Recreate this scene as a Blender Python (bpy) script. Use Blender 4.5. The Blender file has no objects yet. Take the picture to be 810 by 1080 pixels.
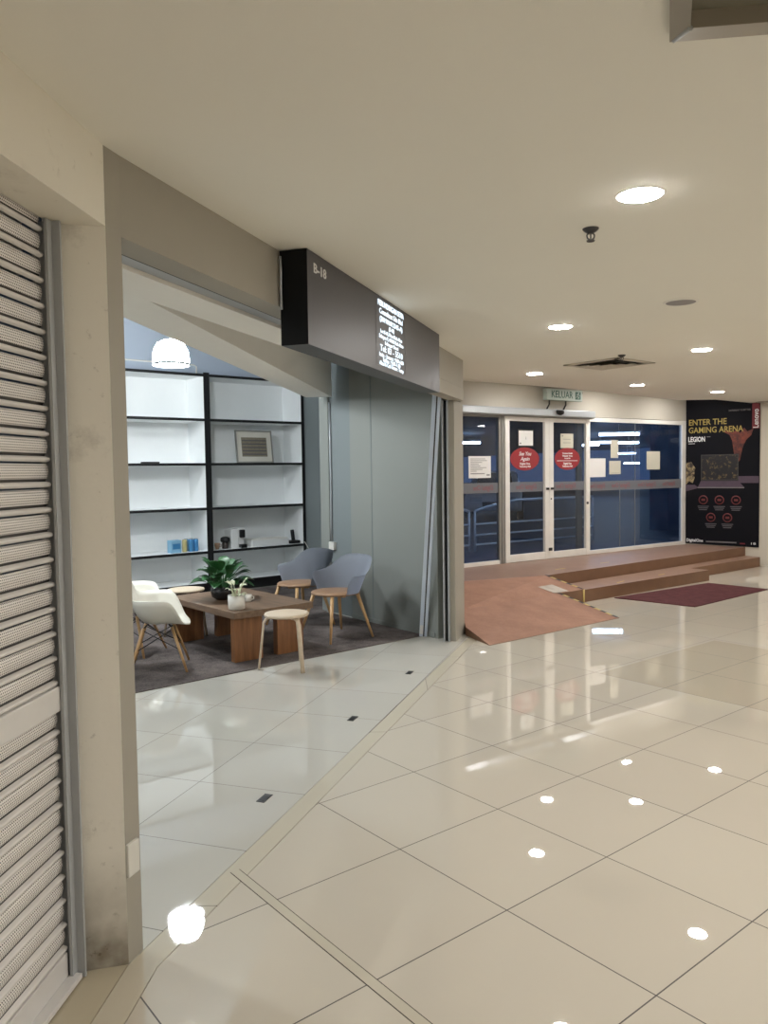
import bpy, bmesh, math, random
from mathutils import Vector, Matrix
random.seed(7)
S = bpy.context.scene
COL = S.collection
PI = math.pi
sin, cos = math.sin, math.cos
H = 1.59                                                     # eye height of the photographer

# ------------------------------------------------------------------ materials
def lin(c):
    c = c / 255.0
    return c / 12.92 if c <= 0.04045 else ((c + 0.055) / 1.055) ** 2.4
def rgb(r, g, b): return (lin(r), lin(g), lin(b), 1.0)

class N:
    """small helper around a node tree"""
    def __init__(self, name):
        self.m = bpy.data.materials.new(name); self.m.use_nodes = True
        self.t = self.m.node_tree; self.t.nodes.clear()
        self.out = self.t.nodes.new('ShaderNodeOutputMaterial')
    def n(self, kind, **kw):
        nd = self.t.nodes.new(kind)
        for k, v in kw.items():
            if k in nd.inputs.keys() if isinstance(k, str) else False: nd.inputs[k].default_value = v
            else: setattr(nd, k, v)
        return nd
    def l(self, a, b): self.t.links.new(a, b)
    def math(self, op, a, b=None, c=None):
        nd = self.t.nodes.new('ShaderNodeMath'); nd.operation = op
        for i, v in enumerate((a, b, c)):
            if v is None: continue
            if isinstance(v, (int, float)): nd.inputs[i].default_value = v
            else: self.l(v, nd.inputs[i])
        return nd.outputs[0]
    def mix(self, fac, a, b):
        nd = self.t.nodes.new('ShaderNodeMix'); nd.data_type = 'RGBA'
        for sock, v in ((nd.inputs[0], fac), (nd.inputs[6], a), (nd.inputs[7], b)):
            if isinstance(v, (int, float, tuple)): sock.default_value = v
            else: self.l(v, sock)
        return nd.outputs[2]
    def bsdf(self, **kw):
        b = self.t.nodes.new('ShaderNodeBsdfPrincipled')
        for k, v in kw.items():
            if isinstance(v, (int, float, tuple)): b.inputs[k].default_value = v
            else: self.l(v, b.inputs[k])
        self.l(b.outputs[0], self.out.inputs[0]); return b
    def obj(self): return self.t.nodes.new('ShaderNodeTexCoord').outputs['Object']
    def noise(self, scale, detail=3.0, vec=None, rough=0.5):
        nd = self.t.nodes.new('ShaderNodeTexNoise')
        nd.inputs['Scale'].default_value = scale; nd.inputs['Detail'].default_value = detail
        nd.inputs['Roughness'].default_value = rough
        self.l(vec if vec is not None else self.obj(), nd.inputs['Vector']); return nd.outputs['Fac']
    def ramp(self, fac, p0, p1, c0=(0, 0, 0, 1), c1=(1, 1, 1, 1)):
        nd = self.t.nodes.new('ShaderNodeValToRGB'); nd.color_ramp.elements[0].position = p0
        nd.color_ramp.elements[1].position = p1
        nd.color_ramp.elements[0].color = c0; nd.color_ramp.elements[1].color = c1
        self.l(fac, nd.inputs[0]); return nd.outputs[0]
    def bump(self, b, h, strength=0.2, dist=0.01):
        nd = self.t.nodes.new('ShaderNodeBump'); nd.inputs['Strength'].default_value = strength
        nd.inputs['Distance'].default_value = dist
        self.l(h, nd.inputs['Height']); self.l(nd.outputs[0], b.inputs['Normal'])

def plain(name, c, rough=0.5, metal=0.0, var=0.08, scale=6.0, bump=0.0, spec=0.5, coat=0.0):
    n = N(name); f = n.noise(scale)
    d = tuple(max(0, v * (1 - var)) for v in c[:3]) + (1,); u = tuple(min(1, v * (1 + var)) for v in c[:3]) + (1,)
    b = n.bsdf(**{'Base Color': n.mix(f, d, u), 'Roughness': rough, 'Metallic': metal, 'Specular IOR Level': spec, 'Coat Weight': coat})
    if bump: n.bump(b, n.noise(scale * 12), bump)
    return n.m

def emit(name, c, s):
    n = N(name); e = n.n('ShaderNodeEmission'); e.inputs[0].default_value = c; e.inputs[1].default_value = s
    n.l(e.outputs[0], n.out.inputs[0]); return n.m

def wood(name, c0, c1, scale=(2, 30, 30), rough=0.45):
    n = N(name)
    mp = n.n('ShaderNodeMapping'); mp.inputs['Scale'].default_value = scale; n.l(n.obj(), mp.inputs['Vector'])
    f = n.noise(1.0, 6.0, mp.outputs[0], 0.6)
    b = n.bsdf(**{'Base Color': n.mix(n.ramp(f, 0.3, 0.7), c0, c1), 'Roughness': rough}); n.bump(b, f, 0.08, 0.004)
    return n.m

def tile_mat(name, s, c0, c1, groutc, rough, line=0.0022, patch=None, off=(0.0, 0.0)):
    """square tiles: object X/Y run along the joints"""
    n = N(name); sp = n.n('ShaderNodeSeparateXYZ'); n.l(n.obj(), sp.inputs[0])
    X = n.math('DIVIDE', n.math('SUBTRACT', sp.outputs[0], off[0]), s); Y = n.math('DIVIDE', n.math('SUBTRACT', sp.outputs[1], off[1]), s)
    dx = n.math('ABSOLUTE', n.math('SUBTRACT', X, n.math('ROUND', X))); dy = n.math('ABSOLUTE', n.math('SUBTRACT', Y, n.math('ROUND', Y)))
    g = n.math('LESS_THAN', n.math('MINIMUM', dx, dy), line / s)
    cb = n.n('ShaderNodeCombineXYZ'); n.l(n.math('FLOOR', X), cb.inputs[0]); n.l(n.math('FLOOR', Y), cb.inputs[1])
    wn = n.n('ShaderNodeTexWhiteNoise'); n.l(cb.outputs[0], wn.inputs['Vector'])
    f = n.math('ADD', n.math('MULTIPLY', wn.outputs['Value'], 0.45), n.math('MULTIPLY', n.noise(1.6, 5.0), 0.55))
    col = n.mix(f, c0, c1); r = n.math('ADD', rough, n.math('MULTIPLY', n.noise(2.5, 4.0), 0.012))
    if patch:
        (i0, i1, j0, j1) = patch
        k = n.math('MULTIPLY', n.math('MULTIPLY', n.math('GREATER_THAN', X, i0), n.math('LESS_THAN', X, i1)),
                   n.math('MULTIPLY', n.math('GREATER_THAN', Y, j0), n.math('LESS_THAN', Y, j1)))
        col = n.mix(n.math('MULTIPLY', k, 0.6), col, rgb(176, 166, 146)); r = n.math('ADD', r, n.math('MULTIPLY', k, 0.09))
    col = n.mix(g, col, groutc); r = n.math('ADD', r, n.math('MULTIPLY', g, 0.5))
    n.bsdf(**{'Base Color': col, 'Roughness': r, 'IOR': 1.65, 'Specular IOR Level': 0.5})
    return n.m

def stained(name, c, stain, thr=(0.56, 0.72), low=0.0):
    n = N(name); f = n.ramp(n.noise(3.2, 8.0, rough=0.7), *thr); g = n.ramp(n.noise(22.0, 5.0, rough=0.7), 0.62, 0.72)
    sp = n.n('ShaderNodeSeparateXYZ'); n.l(n.obj(), sp.inputs[0])
    lowf = n.math('MULTIPLY', n.math('MAXIMUM', n.math('SUBTRACT', 0.38, sp.outputs[2]), 0.0), low)   # grime splashed on the foot of the wall
    k = n.math('MINIMUM', n.math('ADD', n.math('ADD', n.math('MULTIPLY', f, 0.35), n.math('MULTIPLY', g, 0.3)), n.math('MULTIPLY', lowf, n.noise(9.0, 6.0))), 1.0)
    b = n.bsdf(**{'Base Color': n.mix(k, c, stain), 'Roughness': 0.6}); n.bump(b, n.noise(14.0, 6.0), 0.15, 0.01)
    return n.m

def glass_mat(name, tint, haze, hazec):
    n = N(name); fr = n.n('ShaderNodeFresnel'); fr.inputs[0].default_value = 1.5
    tr = n.n('ShaderNodeBsdfTransparent'); tr.inputs[0].default_value = tint
    df = n.n('ShaderNodeBsdfDiffuse'); df.inputs[0].default_value = hazec
    gl = n.n('ShaderNodeBsdfGlossy'); gl.inputs['Roughness'].default_value = 0.01; gl.inputs[0].default_value = (1, 1, 1, 1)
    m0 = n.n('ShaderNodeMixShader')
    dust_haze = n.math('MULTIPLY', n.ramp(n.noise(3.5, 9.0, rough=0.75), 0.3, 0.8), haze * 2)  # dust noise that also carries a painted blue haze of scattered light
    n.l(dust_haze, m0.inputs[0]); n.l(tr.outputs[0], m0.inputs[1]); n.l(df.outputs[0], m0.inputs[2])
    geo = n.n('ShaderNodeNewGeometry'); m1 = n.n('ShaderNodeMixShader'); n.l(n.math('MULTIPLY', fr.outputs[0], n.math('SUBTRACT', 1.0, geo.outputs['Backfacing'])), m1.inputs[0]); n.l(m0.outputs[0], m1.inputs[1]); n.l(gl.outputs[0], m1.inputs[2])
    n.l(m1.outputs[0], n.out.inputs[0]); return n.m

def carpet_mat(name, c0, c1, scale, rough=0.95):
    n = N(name); a = n.noise(scale, 6.0, rough=0.7); b2 = n.noise(90.0, 2.0)
    f = n.math('ADD', n.math('MULTIPLY', a, 0.7), n.math('MULTIPLY', b2, 0.3))
    b = n.bsdf(**{'Base Color': n.mix(n.ramp(f, 0.35, 0.65), c0, c1), 'Roughness': rough, 'Specular IOR Level': 0.2}); n.bump(b, b2, 0.5, 0.006)
    return n.m

def perforated(name):
    n = N(name); sp = n.n('ShaderNodeSeparateXYZ'); n.l(n.obj(), sp.inputs[0])
    p = 0.0085
    X = n.math('DIVIDE', sp.outputs[0], p); Z = n.math('DIVIDE', sp.outputs[2], p * 0.86)
    row = n.math('ROUND', Z); X2 = n.math('ADD', X, n.math('MULTIPLY', n.math('FLOORED_MODULO', row, 2.0), 0.5))
    dx = n.math('SUBTRACT', X2, n.math('ROUND', X2)); dz = n.math('SUBTRACT', Z, row)
    d = n.math('SQRT', n.math('ADD', n.math('MULTIPLY', dx, dx), n.math('MULTIPLY', dz, dz)))
    hole = n.math('LESS_THAN', d, 0.27)
    n.bsdf(**{'Base Color': n.mix(hole, rgb(226, 222, 219), rgb(70, 66, 64)), 'Roughness': 0.45, 'Metallic': 0.15})
    return n.m

M = {}
M['ceil'] = plain('ceiling_paint', rgb(228, 225, 215), 0.85, var=0.03, scale=0.8)
M['pale_blue_wall'] = plain('pale_blue_wall_paint', rgb(176, 186, 200), 0.7, var=0.03, scale=1.5)
M['ceil_white'] = plain('white_paint', rgb(236, 234, 228), 0.8, var=0.02)
M['grey_wall'] = plain('grey_wall_paint', rgb(158, 153, 142), 0.75, var=0.03, scale=2.0)
M['shop_grey'] = plain('blue_grey_wall_paint', rgb(122, 129, 130), 0.7, var=0.03, scale=1.5)
M['shop_grey_pale'] = plain('pale_grey_panel_paint', rgb(134, 137, 132), 0.7, var=0.03, scale=1.5)
M['wall_white'] = plain('white_wall_paint', rgb(205, 198, 184), 0.75, var=0.03)
M['header_white'] = plain('header_wall_paint', rgb(188, 182, 170), 0.75, var=0.03)
M['cream'] = stained('stained_cream_paint', rgb(240, 236, 226), rgb(112, 102, 86), low=4.0)
M['cream2'] = stained('cream_beam_paint', rgb(224, 219, 206), rgb(160, 150, 130), (0.62, 0.8))
M['tiles'] = tile_mat('polished_beige_tiles', 0.6011, rgb(196, 187, 172), rgb(204, 196, 181), rgb(70, 60, 56), 0.006, 0.0024, patch=(-0.93, 3.0, 5.0, 7.9))
M['tiles_shop'] = tile_mat('polished_grey_beige_tiles', 0.6, rgb(192, 188, 178), rgb(201, 198, 189), rgb(95, 88, 80), 0.02, 0.002, off=(0.11, 0.58))
M['tile_plain'] = tile_mat('plain_beige_tile', 1.9, rgb(194, 186, 168), rgb(200, 192, 174), rgb(90, 80, 72), 0.02, 0.002, off=(0.30, 0.9))
M['tile_dull'] = plain('dull_beige_tile', rgb(186, 176, 154), 0.16, var=0.05, scale=3)
M['grout'] = plain('dark_grout', rgb(62, 54, 50), 0.9)
M['carpet'] = carpet_mat('grey_brown_carpet', rgb(58, 51, 50), rgb(124, 114, 110), 2.4)
M['mat_red'] = carpet_mat('maroon_mat', rgb(72, 38, 40), rgb(96, 54, 56), 9.0)
M['ramp'] = carpet_mat('terracotta_brown_ramp', rgb(146, 110, 92), rgb(170, 130, 110), 4.0, 0.7)
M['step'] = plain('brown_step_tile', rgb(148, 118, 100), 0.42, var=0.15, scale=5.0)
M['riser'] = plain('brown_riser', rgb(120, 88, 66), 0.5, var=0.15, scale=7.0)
M['slat'] = perforated('perforated_shutter_steel')
M['ridge'] = plain('shutter_ridge_steel', rgb(216, 213, 210), 0.4, 0.15)
M['white_bar'] = plain('white_shutter_bar', rgb(214, 212, 210), 0.4, 0.1)
M['alu'] = plain('brushed_aluminium', rgb(176, 180, 184), 0.35, 0.5)
M['alu_pale'] = plain('pale_blue_aluminium', rgb(190, 200, 214), 0.35, 0.3)
M['guide'] = stained('grey_shutter_guide', rgb(168, 170, 172), rgb(120, 116, 110))
M['frame_white'] = plain('white_door_frame', rgb(225, 222, 216), 0.4)
M['frame_grey'] = plain('grey_door_frame', rgb(140, 138, 134), 0.45, 0.2)
M['black'] = plain('matte_black', rgb(18, 18, 20), 0.5)
M['black_side'] = plain('black_sign_side', rgb(10, 11, 14), 0.6, spec=0.25)
M['sign'] = plain('charcoal_sign_face', rgb(72, 70, 74), 0.42, var=0.02, scale=1.0)
M['sign_under'] = plain('dark_sign_underside', rgb(78, 82, 86), 0.6)
M['sign_white'] = emit('glowing_white_letters', rgb(225, 240, 250), 0.5)  # emission put into the letters to keep the sign text white
M['letter_white'] = plain('white_letters', rgb(225, 225, 225), 0.6)
M['letter_grey'] = plain('grey_print', rgb(120, 116, 116), 0.7)
M['letter_dark'] = plain('dark_print', rgb(90, 86, 90), 0.7)
M['letter_red'] = plain('red_print', rgb(150, 70, 74), 0.7)
M['film_red'] = plain('faded_red_print', rgb(132, 82, 86), 0.7)
M['paper'] = plain('white_paper', rgb(226, 224, 222), 0.8, var=0.02)
M['paper_cream'] = plain('cream_paper', rgb(200, 196, 180), 0.8, var=0.03)
M['red'] = plain('red_sticker', rgb(146, 34, 42), 0.5, var=0.03)
M['glass'] = glass_mat('blue_tinted_glass', rgb(205, 214, 226), 0.07, rgb(96, 124, 168))
M['glass_door'] = glass_mat('dark_tinted_glass', rgb(205, 212, 222), 0.03, rgb(80, 105, 140))
n = N('frosted_film'); tr = n.n('ShaderNodeBsdfTransparent'); df = n.n('ShaderNodeBsdfDiffuse'); df.inputs[0].default_value = rgb(128, 130, 136)
mx = n.n('ShaderNodeMixShader'); n.l(n.math('ADD', 0.74, n.math('MULTIPLY', n.noise(2), 0.04)), mx.inputs[0]); n.l(tr.outputs[0], mx.inputs[1]); n.l(df.outputs[0], mx.inputs[2]); n.l(mx.outputs[0], n.out.inputs[0])
M['film'] = n.m
M['lamp'] = emit('downlight_glow', (1.0, 0.98, 0.95, 1), 62)
M['rim'] = plain('white_lamp_rim', rgb(225, 222, 215), 0.5)
M['pendant'] = emit('glowing_white_shade', (0.91, 0.965, 1.0, 1), 42)
M['pend_ring'] = plain('grey_lamp_ring', rgb(120, 125, 125), 0.4, 0.4)
M['tube'] = emit('fluorescent_tube', (0.66, 0.84, 1.0, 1), 15)
M['shelf_white'] = plain('white_shelf_panel', rgb(236, 238, 238), 0.55, var=0.02)
M['oak'] = wood('brown_table_wood', rgb(98, 76, 58), rgb(130, 104, 82), (3, 26, 26))
M['oak_leg'] = wood('brown_table_leg_wood', rgb(112, 72, 42), rgb(150, 102, 64), (30, 30, 2.5))
M['birch'] = wood('pale_birch', rgb(204, 184, 158), rgb(220, 203, 180), (3, 24, 24))
M['beech'] = wood('beech_leg_wood', rgb(182, 142, 96), rgb(204, 166, 118), (20, 20, 3))
M['seat_wood'] = wood('brown_seat_wood', rgb(140, 108, 82), rgb(166, 132, 102), (3, 24, 24))
M['shell_blue'] = plain('grey_blue_plastic', rgb(170, 175, 186), 0.5, var=0.03)
M['shell_white'] = plain('white_plastic', rgb(224, 220, 208), 0.35, var=0.02)
M['leaf'] = plain('green_leaf', rgb(44, 92, 48), 0.4, var=0.4, scale=9.0)
M['leaf_pale'] = plain('variegated_leaf', rgb(196, 200, 170), 0.5, var=0.3, scale=30.0)
M['soil'] = plain('dark_soil', rgb(48, 38, 30), 0.95, var=0.3, scale=40)
M['ceramic'] = plain('white_ceramic', rgb(226, 222, 214), 0.3, var=0.02)
M['ceramic_black'] = plain('black_ceramic', rgb(26, 27, 28), 0.25)
M['plastic_white'] = plain('white_appliance_plastic', rgb(218, 218, 216), 0.4, var=0.02)
M['can_blue'] = plain('blue_can', rgb(70, 138, 190), 0.35, 0.2)
M['can_pale'] = plain('pale_blue_carton', rgb(132, 178, 206), 0.5)
M['can_gold'] = plain('pale_gold_can', rgb(196, 184, 130), 0.4, 0.2)
M['glass_jar'] = plain('dark_glass_jar', rgb(60, 52, 48), 0.15)
M['brown_jar'] = plain('brown_cup', rgb(150, 120, 96), 0.4)
M['picture'] = plain('tan_print', rgb(126, 118, 100), 0.7, var=0.3, scale=40)
M['mount'] = plain('cream_picture_mount', rgb(205, 200, 188), 0.7)
M['silver'] = plain('silver_frame', rgb(150, 148, 142), 0.4, 0.4)
M['yellow'] = plain('yellow_hazard_tape', rgb(206, 182, 112), 0.6)
M['metal_dark'] = plain('dark_metal', rgb(64, 62, 62), 0.4, 0.5)
M['vent'] = plain('grey_vent_metal', rgb(186, 180, 168), 0.5, 0.0)
M['vent_dark'] = plain('dark_vent_slot', rgb(40, 37, 34), 0.9)
M['speaker'] = plain('grey_speaker_grille', rgb(150, 146, 146), 0.6, bump=0.4, scale=30)
M['banner'] = plain('black_banner_print', rgb(12, 12, 19), 0.75, var=0.1, spec=0.2)
M['banner_yellow'] = plain('gold_banner_print', rgb(160, 140, 70), 0.6)
M['banner_red'] = plain('maroon_banner_print', rgb(112, 32, 40), 0.6)
M['ring_red'] = plain('dark_red_icon_print', rgb(104, 40, 40), 0.6)
n = N('flame_print'); f = n.noise(9, 6, rough=0.7)
n.bsdf(**{'Base Color': n.mix(n.ramp(f, 0.35, 0.68), rgb(40, 16, 18), rgb(130, 56, 36)), 'Roughness': 0.6}); M['flame'] = n.m
n = N('battle_print'); f = n.noise(14, 6, rough=0.7)
n.bsdf(**{'Base Color': n.mix(n.ramp(f, 0.54, 0.72), rgb(16, 16, 20), rgb(130, 106, 66)), 'Roughness': 0.5}); M['battle'] = n.m
n = N('tan_armour_print'); f = n.noise(18, 5, rough=0.7)
n.bsdf(**{'Base Color': n.mix(n.ramp(f, 0.42, 0.6), rgb(50, 40, 34), rgb(170, 150, 110)), 'Roughness': 0.6}); M['armour'] = n.m
M['purple'] = plain('purple_grey_print', rgb(78, 62, 76), 0.6, var=0.25, scale=12)
M['exit'] = plain('pale_green_sign', rgb(176, 190, 181), 0.5, var=0.04)
M['exit_green'] = plain('green_exit_letters', rgb(58, 96, 84), 0.6)
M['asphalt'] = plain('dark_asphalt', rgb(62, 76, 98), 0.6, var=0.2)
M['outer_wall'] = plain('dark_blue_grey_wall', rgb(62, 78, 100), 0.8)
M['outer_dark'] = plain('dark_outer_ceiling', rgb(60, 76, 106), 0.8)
M['rail'] = plain('galvanised_rail', rgb(222, 226, 232), 0.45, 0.0)
M['car'] = plain('silver_car_paint', rgb(222, 226, 232), 0.35, 0.0, coat=0.4)
M['car_glass'] = plain('dark_car_glass', rgb(18, 22, 28), 0.1)
M['tyre'] = plain('black_tyre', rgb(22, 22, 22), 0.8)
M['car_light'] = plain('pale_car_lens', rgb(200, 206, 214), 0.15)
M['socket'] = plain('white_socket_plastic', rgb(214, 212, 204), 0.45)
M['fixture'] = plain('grey_fixture_metal', rgb(158, 150, 136), 0.45, 0.15)
M['fixture_dark'] = plain('grey_fixture_panel', rgb(120, 116, 102), 0.6)
M['repair'] = stained('bare_plaster_patch', rgb(186, 176, 164), rgb(120, 104, 92), (0.45, 0.6))

# ------------------------------------------------------------------ geometry helpers
class MB:
    def __init__(self): self.b = bmesh.new(); self.mats = []
    def mi(self, m):
        if m is None: return 0
        if m not in self.mats: self.mats.append(m)
        return self.mats.index(m)
    def _tag(self, faces, m, smooth=False):
        i = self.mi(m)
        for f in faces: f.material_index = i; f.smooth = smooth
    def box(self, x0, x1, y0, y1, z0, z1, m=None, bev=0.0, rot=None, piv=None):
        r = bmesh.ops.create_cube(self.b, size=1.0)
        vs = r['verts']
        for v in vs:
            v.co = Vector(((x0 + x1) / 2 + v.co.x * (x1 - x0), (y0 + y1) / 2 + v.co.y * (y1 - y0), (z0 + z1) / 2 + v.co.z * (z1 - z0)))
        fs = set(f for v in vs for f in v.link_faces)
        if bev > 0:
            es = set(e for f in fs for e in f.edges)
            r2 = bmesh.ops.bevel(self.b, geom=list(es), offset=bev, segments=2, affect='EDGES', profile=0.5)
            vs = list(set(v for f in r2['faces'] for v in f.verts) | set(v for v in vs if v.is_valid))
            fs = set(f for v in vs for f in v.link_faces)
        if rot is not None:
            p = Vector(piv) if piv is not None else Vector(((x0 + x1) / 2, (y0 + y1) / 2, (z0 + z1) / 2))
            for v in vs: v.co = rot @ (v.co - p) + p
        self._tag(fs, m); return vs
    def prism(self, pts, z0, z1, m=None, side_mats=None):
        a = sum(pts[i][0] * pts[(i + 1) % len(pts)][1] - pts[(i + 1) % len(pts)][0] * pts[i][1] for i in range(len(pts)))
        if a < 0:
            pts = pts[::-1]
            if side_mats: side_mats = side_mats[::-1]; side_mats = side_mats[1:] + side_mats[:1]
        lo = [self.b.verts.new((p[0], p[1], z0)) for p in pts]; hi = [self.b.verts.new((p[0], p[1], z1)) for p in pts]
        fs = [self.b.faces.new(lo[::-1]), self.b.faces.new(hi)]
        sides = []
        for i in range(len(pts)):
            j = (i + 1) % len(pts); sides.append(self.b.faces.new((lo[i], lo[j], hi[j], hi[i])))
        self._tag(fs + sides, m)
        if side_mats:
            for f, sm in zip(sides, side_mats):
                if sm is not None: self._tag([f], sm)
        bmesh.ops.triangulate(self.b, faces=fs[:2])
    def xprism(self, pts, y0, y1, m=None):
        """outline in X/Z, extruded along Y"""
        a = sum(pts[i][0] * pts[(i + 1) % len(pts)][1] - pts[(i + 1) % len(pts)][0] * pts[i][1] for i in range(len(pts)))
        if a < 0: pts = pts[::-1]
        A = [self.b.verts.new((p[0], y0, p[1])) for p in pts]; B = [self.b.verts.new((p[0], y1, p[1])) for p in pts]
        fs = [self.b.faces.new(A), self.b.faces.new(B[::-1])]
        sd = [self.b.faces.new((A[j], A[i], B[i], B[j])) for i, j in ((k, (k + 1) % len(pts)) for k in range(len(pts)))]
        self._tag(fs + sd, m); bmesh.ops.triangulate(self.b, faces=fs)
    def lathe(self, prof, m=None, seg=24, c=(0, 0, 0), smooth=True, axis='Z', cap=True):
        rings = []
        for (r, z) in prof:
            ring = []
            for k in range(seg):
                t = 2 * PI * k / seg
                p = (r * cos(t), r * sin(t), z)
                if axis == 'Y': p = (p[0], p[2], -p[1])
                if axis == 'X': p = (p[2], p[0], p[1])
                ring.append(self.b.verts.new((p[0] + c[0], p[1] + c[1], p[2] + c[2])))
            rings.append(ring)
        fs = []
        for a, b in zip(rings, rings[1:]):
            for k in range(seg): fs.append(self.b.faces.new((a[k], a[(k + 1) % seg], b[(k + 1) % seg], b[k])))
        self._tag(fs, m, smooth)
        if cap: self._tag([self.b.faces.new(rings[0][::-1]), self.b.faces.new(rings[-1])], m)
    def tube(self, pts, r, m=None, seg=8, r1=None, flat=None):
        pts = [Vector(p) for p in pts]; n = len(pts); rings = []; prev = None
        for i, p in enumerate(pts):
            d = (pts[min(i + 1, n - 1)] - pts[max(i - 1, 0)]).normalized()
            if prev is None:
                u = d.cross(Vector((0, 0, 1)) if abs(d.z) < 0.95 else Vector((1, 0, 0))).normalized()
            else: u = (prev - d * prev.dot(d)).normalized()
            prev = u; v = d.cross(u)
            rr = r if r1 is None else r + (r1 - r) * i / (n - 1)
            ru, rv = (rr, rr) if flat is None else (flat[0], flat[1])
            rings.append([self.b.verts.new(p + u * (ru * cos(2 * PI * k / seg + PI / seg)) + v * (rv * sin(2 * PI * k / seg + PI / seg))) for k in range(seg)])
        fs = []
        for a, b in zip(rings, rings[1:]):
            for k in range(seg): fs.append(self.b.faces.new((a[k], a[(k + 1) % seg], b[(k + 1) % seg], b[k])))
        self._tag(fs, m, seg > 5); self._tag([self.b.faces.new(rings[0][::-1]), self.b.faces.new(rings[-1])], m)
    def grid(self, fn, nu, nv, m=None, thick=0.0):
        V = [[self.b.verts.new(fn(i / nu, j / nv)) for j in range(nv + 1)] for i in range(nu + 1)]
        fs = [self.b.faces.new((V[i][j], V[i + 1][j], V[i + 1][j + 1], V[i][j + 1])) for i in range(nu) for j in range(nv)]
        self._tag(fs, m, True)
        if thick:
            r = bmesh.ops.solidify(self.b, geom=fs, thickness=thick)
            self._tag([g for g in r['geom'] if isinstance(g, bmesh.types.BMFace)], m, True)
    def text(self, body, size, x, z, y, m=None, align='CENTER', width=None, rot=0.0, shear=0.0, bold=0.0, mirror=False, ext=0.001):
        """letters standing in the X/Z plane, read from -Y"""
        cu = bpy.data.curves.new('t', 'FONT'); cu.body = body; cu.size = size; cu.align_x = align; cu.align_y = 'CENTER'
        cu.extrude = ext; cu.offset = bold; cu.shear = shear; cu.resolution_u = 2
        o = bpy.data.objects.new('t', cu); COL.objects.link(o)
        me = bpy.data.meshes.new_from_object(o.evaluated_get(bpy.context.evaluated_depsgraph_get()))
        bpy.data.objects.remove(o); bpy.data.curves.remove(cu)
        if not len(me.vertices): return
        xs = [v.co.x for v in me.vertices]; k = 1.0
        if width: k = width / (max(xs) - min(xs))
        if mirror: k = -k
        n0 = len(self.b.verts); nf = len(self.b.faces)
        self.b.from_mesh(me); bpy.data.meshes.remove(me)
        self.b.verts.ensure_lookup_table(); self.b.faces.ensure_lookup_table()
        cr, sr = cos(rot), sin(rot)
        for v in self.b.verts[n0:]:
            px, pz, py = v.co.x * k, v.co.y, v.co.z
            v.co = Vector((x + px * cr - pz * sr, y - py, z + px * sr + pz * cr))
        self._tag(self.b.faces[nf:], m)
    def build(self, name, m=None, parent=None, loc=None, rotz=None, bevel=0.0):
        if m is not None and not self.mats: self.mats = [m]
        elif m is not None: self.mats = self.mats if m in self.mats else self.mats + [m]
        me = bpy.data.meshes.new(name)
        bmesh.ops.recalc_face_normals(self.b, faces=self.b.faces[:])
        self.b.to_mesh(me); self.b.free()
        for mm in self.mats: me.materials.append(mm)
        o = bpy.data.objects.new(name, me); COL.objects.link(o)
        if parent is not None: o.parent = parent
        if loc is not None: o.location = loc
        if rotz is not None: o.rotation_euler = (0, 0, rotz)
        return o

def thing(name, label, cat, loc=(0, 0, 0), rotz=0.0, group=None):
    o = bpy.data.objects.new(name, None); COL.objects.link(o); o.empty_display_size = 0.1
    o.location = loc; o.rotation_euler = (0, 0, rotz); return tag(o, label, cat, group)
def tag(o, label, cat, group=None):
    o['label'] = label; o['category'] = cat
    if group: o['group'] = group
    return o
def struct(o): o['kind'] = 'structure'; return o
def dup(root, loc, rotz, label):
    r = root.copy(); COL.objects.link(r); r.location = loc; r.rotation_euler = (0, 0, rotz); r['label'] = label
    for ch in list(root.children):
        c = ch.copy(); COL.objects.link(c); c.parent = r
        for g in list(ch.children):
            d = g.copy(); COL.objects.link(d); d.parent = c
    return r
def az(a): return math.radians(90.0 - a)                      # compass-like bearing (from +Y) to a rotation about Z
def fr(origin, a):
    """local (x along bearing a, y to its left) -> world x, y"""
    u = (sin(math.radians(a)), cos(math.radians(a)))
    return lambda x, y=0.0: (origin[0] + u[0] * x - u[1] * y, origin[1] + u[1] * x + u[0] * y)
def box_obj(name, m, origin, a, dims, bev=0.0, z=0.0):
    b = MB(); b.box(*dims, m, bev); return b.build(name, None, None, (origin[0], origin[1], z), az(a))

ZC = 2.61                                                    # corridor ceiling
W0, WA = (-0.83, 2.542), 18.45                                # shop front: origin at the near jamb, bearing
wf = fr(W0, WA)
SH0, SHA = (-1.02, 2.41), 5.5                                 # shutter line
sf = fr(SH0, SHA)
D0, DA, PZ = (1.056, 10.393), 55.3, 0.29                      # glass front, standing on the platform
dfm = fr(D0, DA)
B0, BA = (5.117, 13.204), 129.0                               # side wall with the banner
bf = fr(B0, BA)
K0, KA = (-1.605, 10.924), 51.2                               # shelf front
kf = fr(K0, KA)
TA = 51.163                                                   # tile joints
P0 = (-0.3298, 3.6795)

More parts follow.
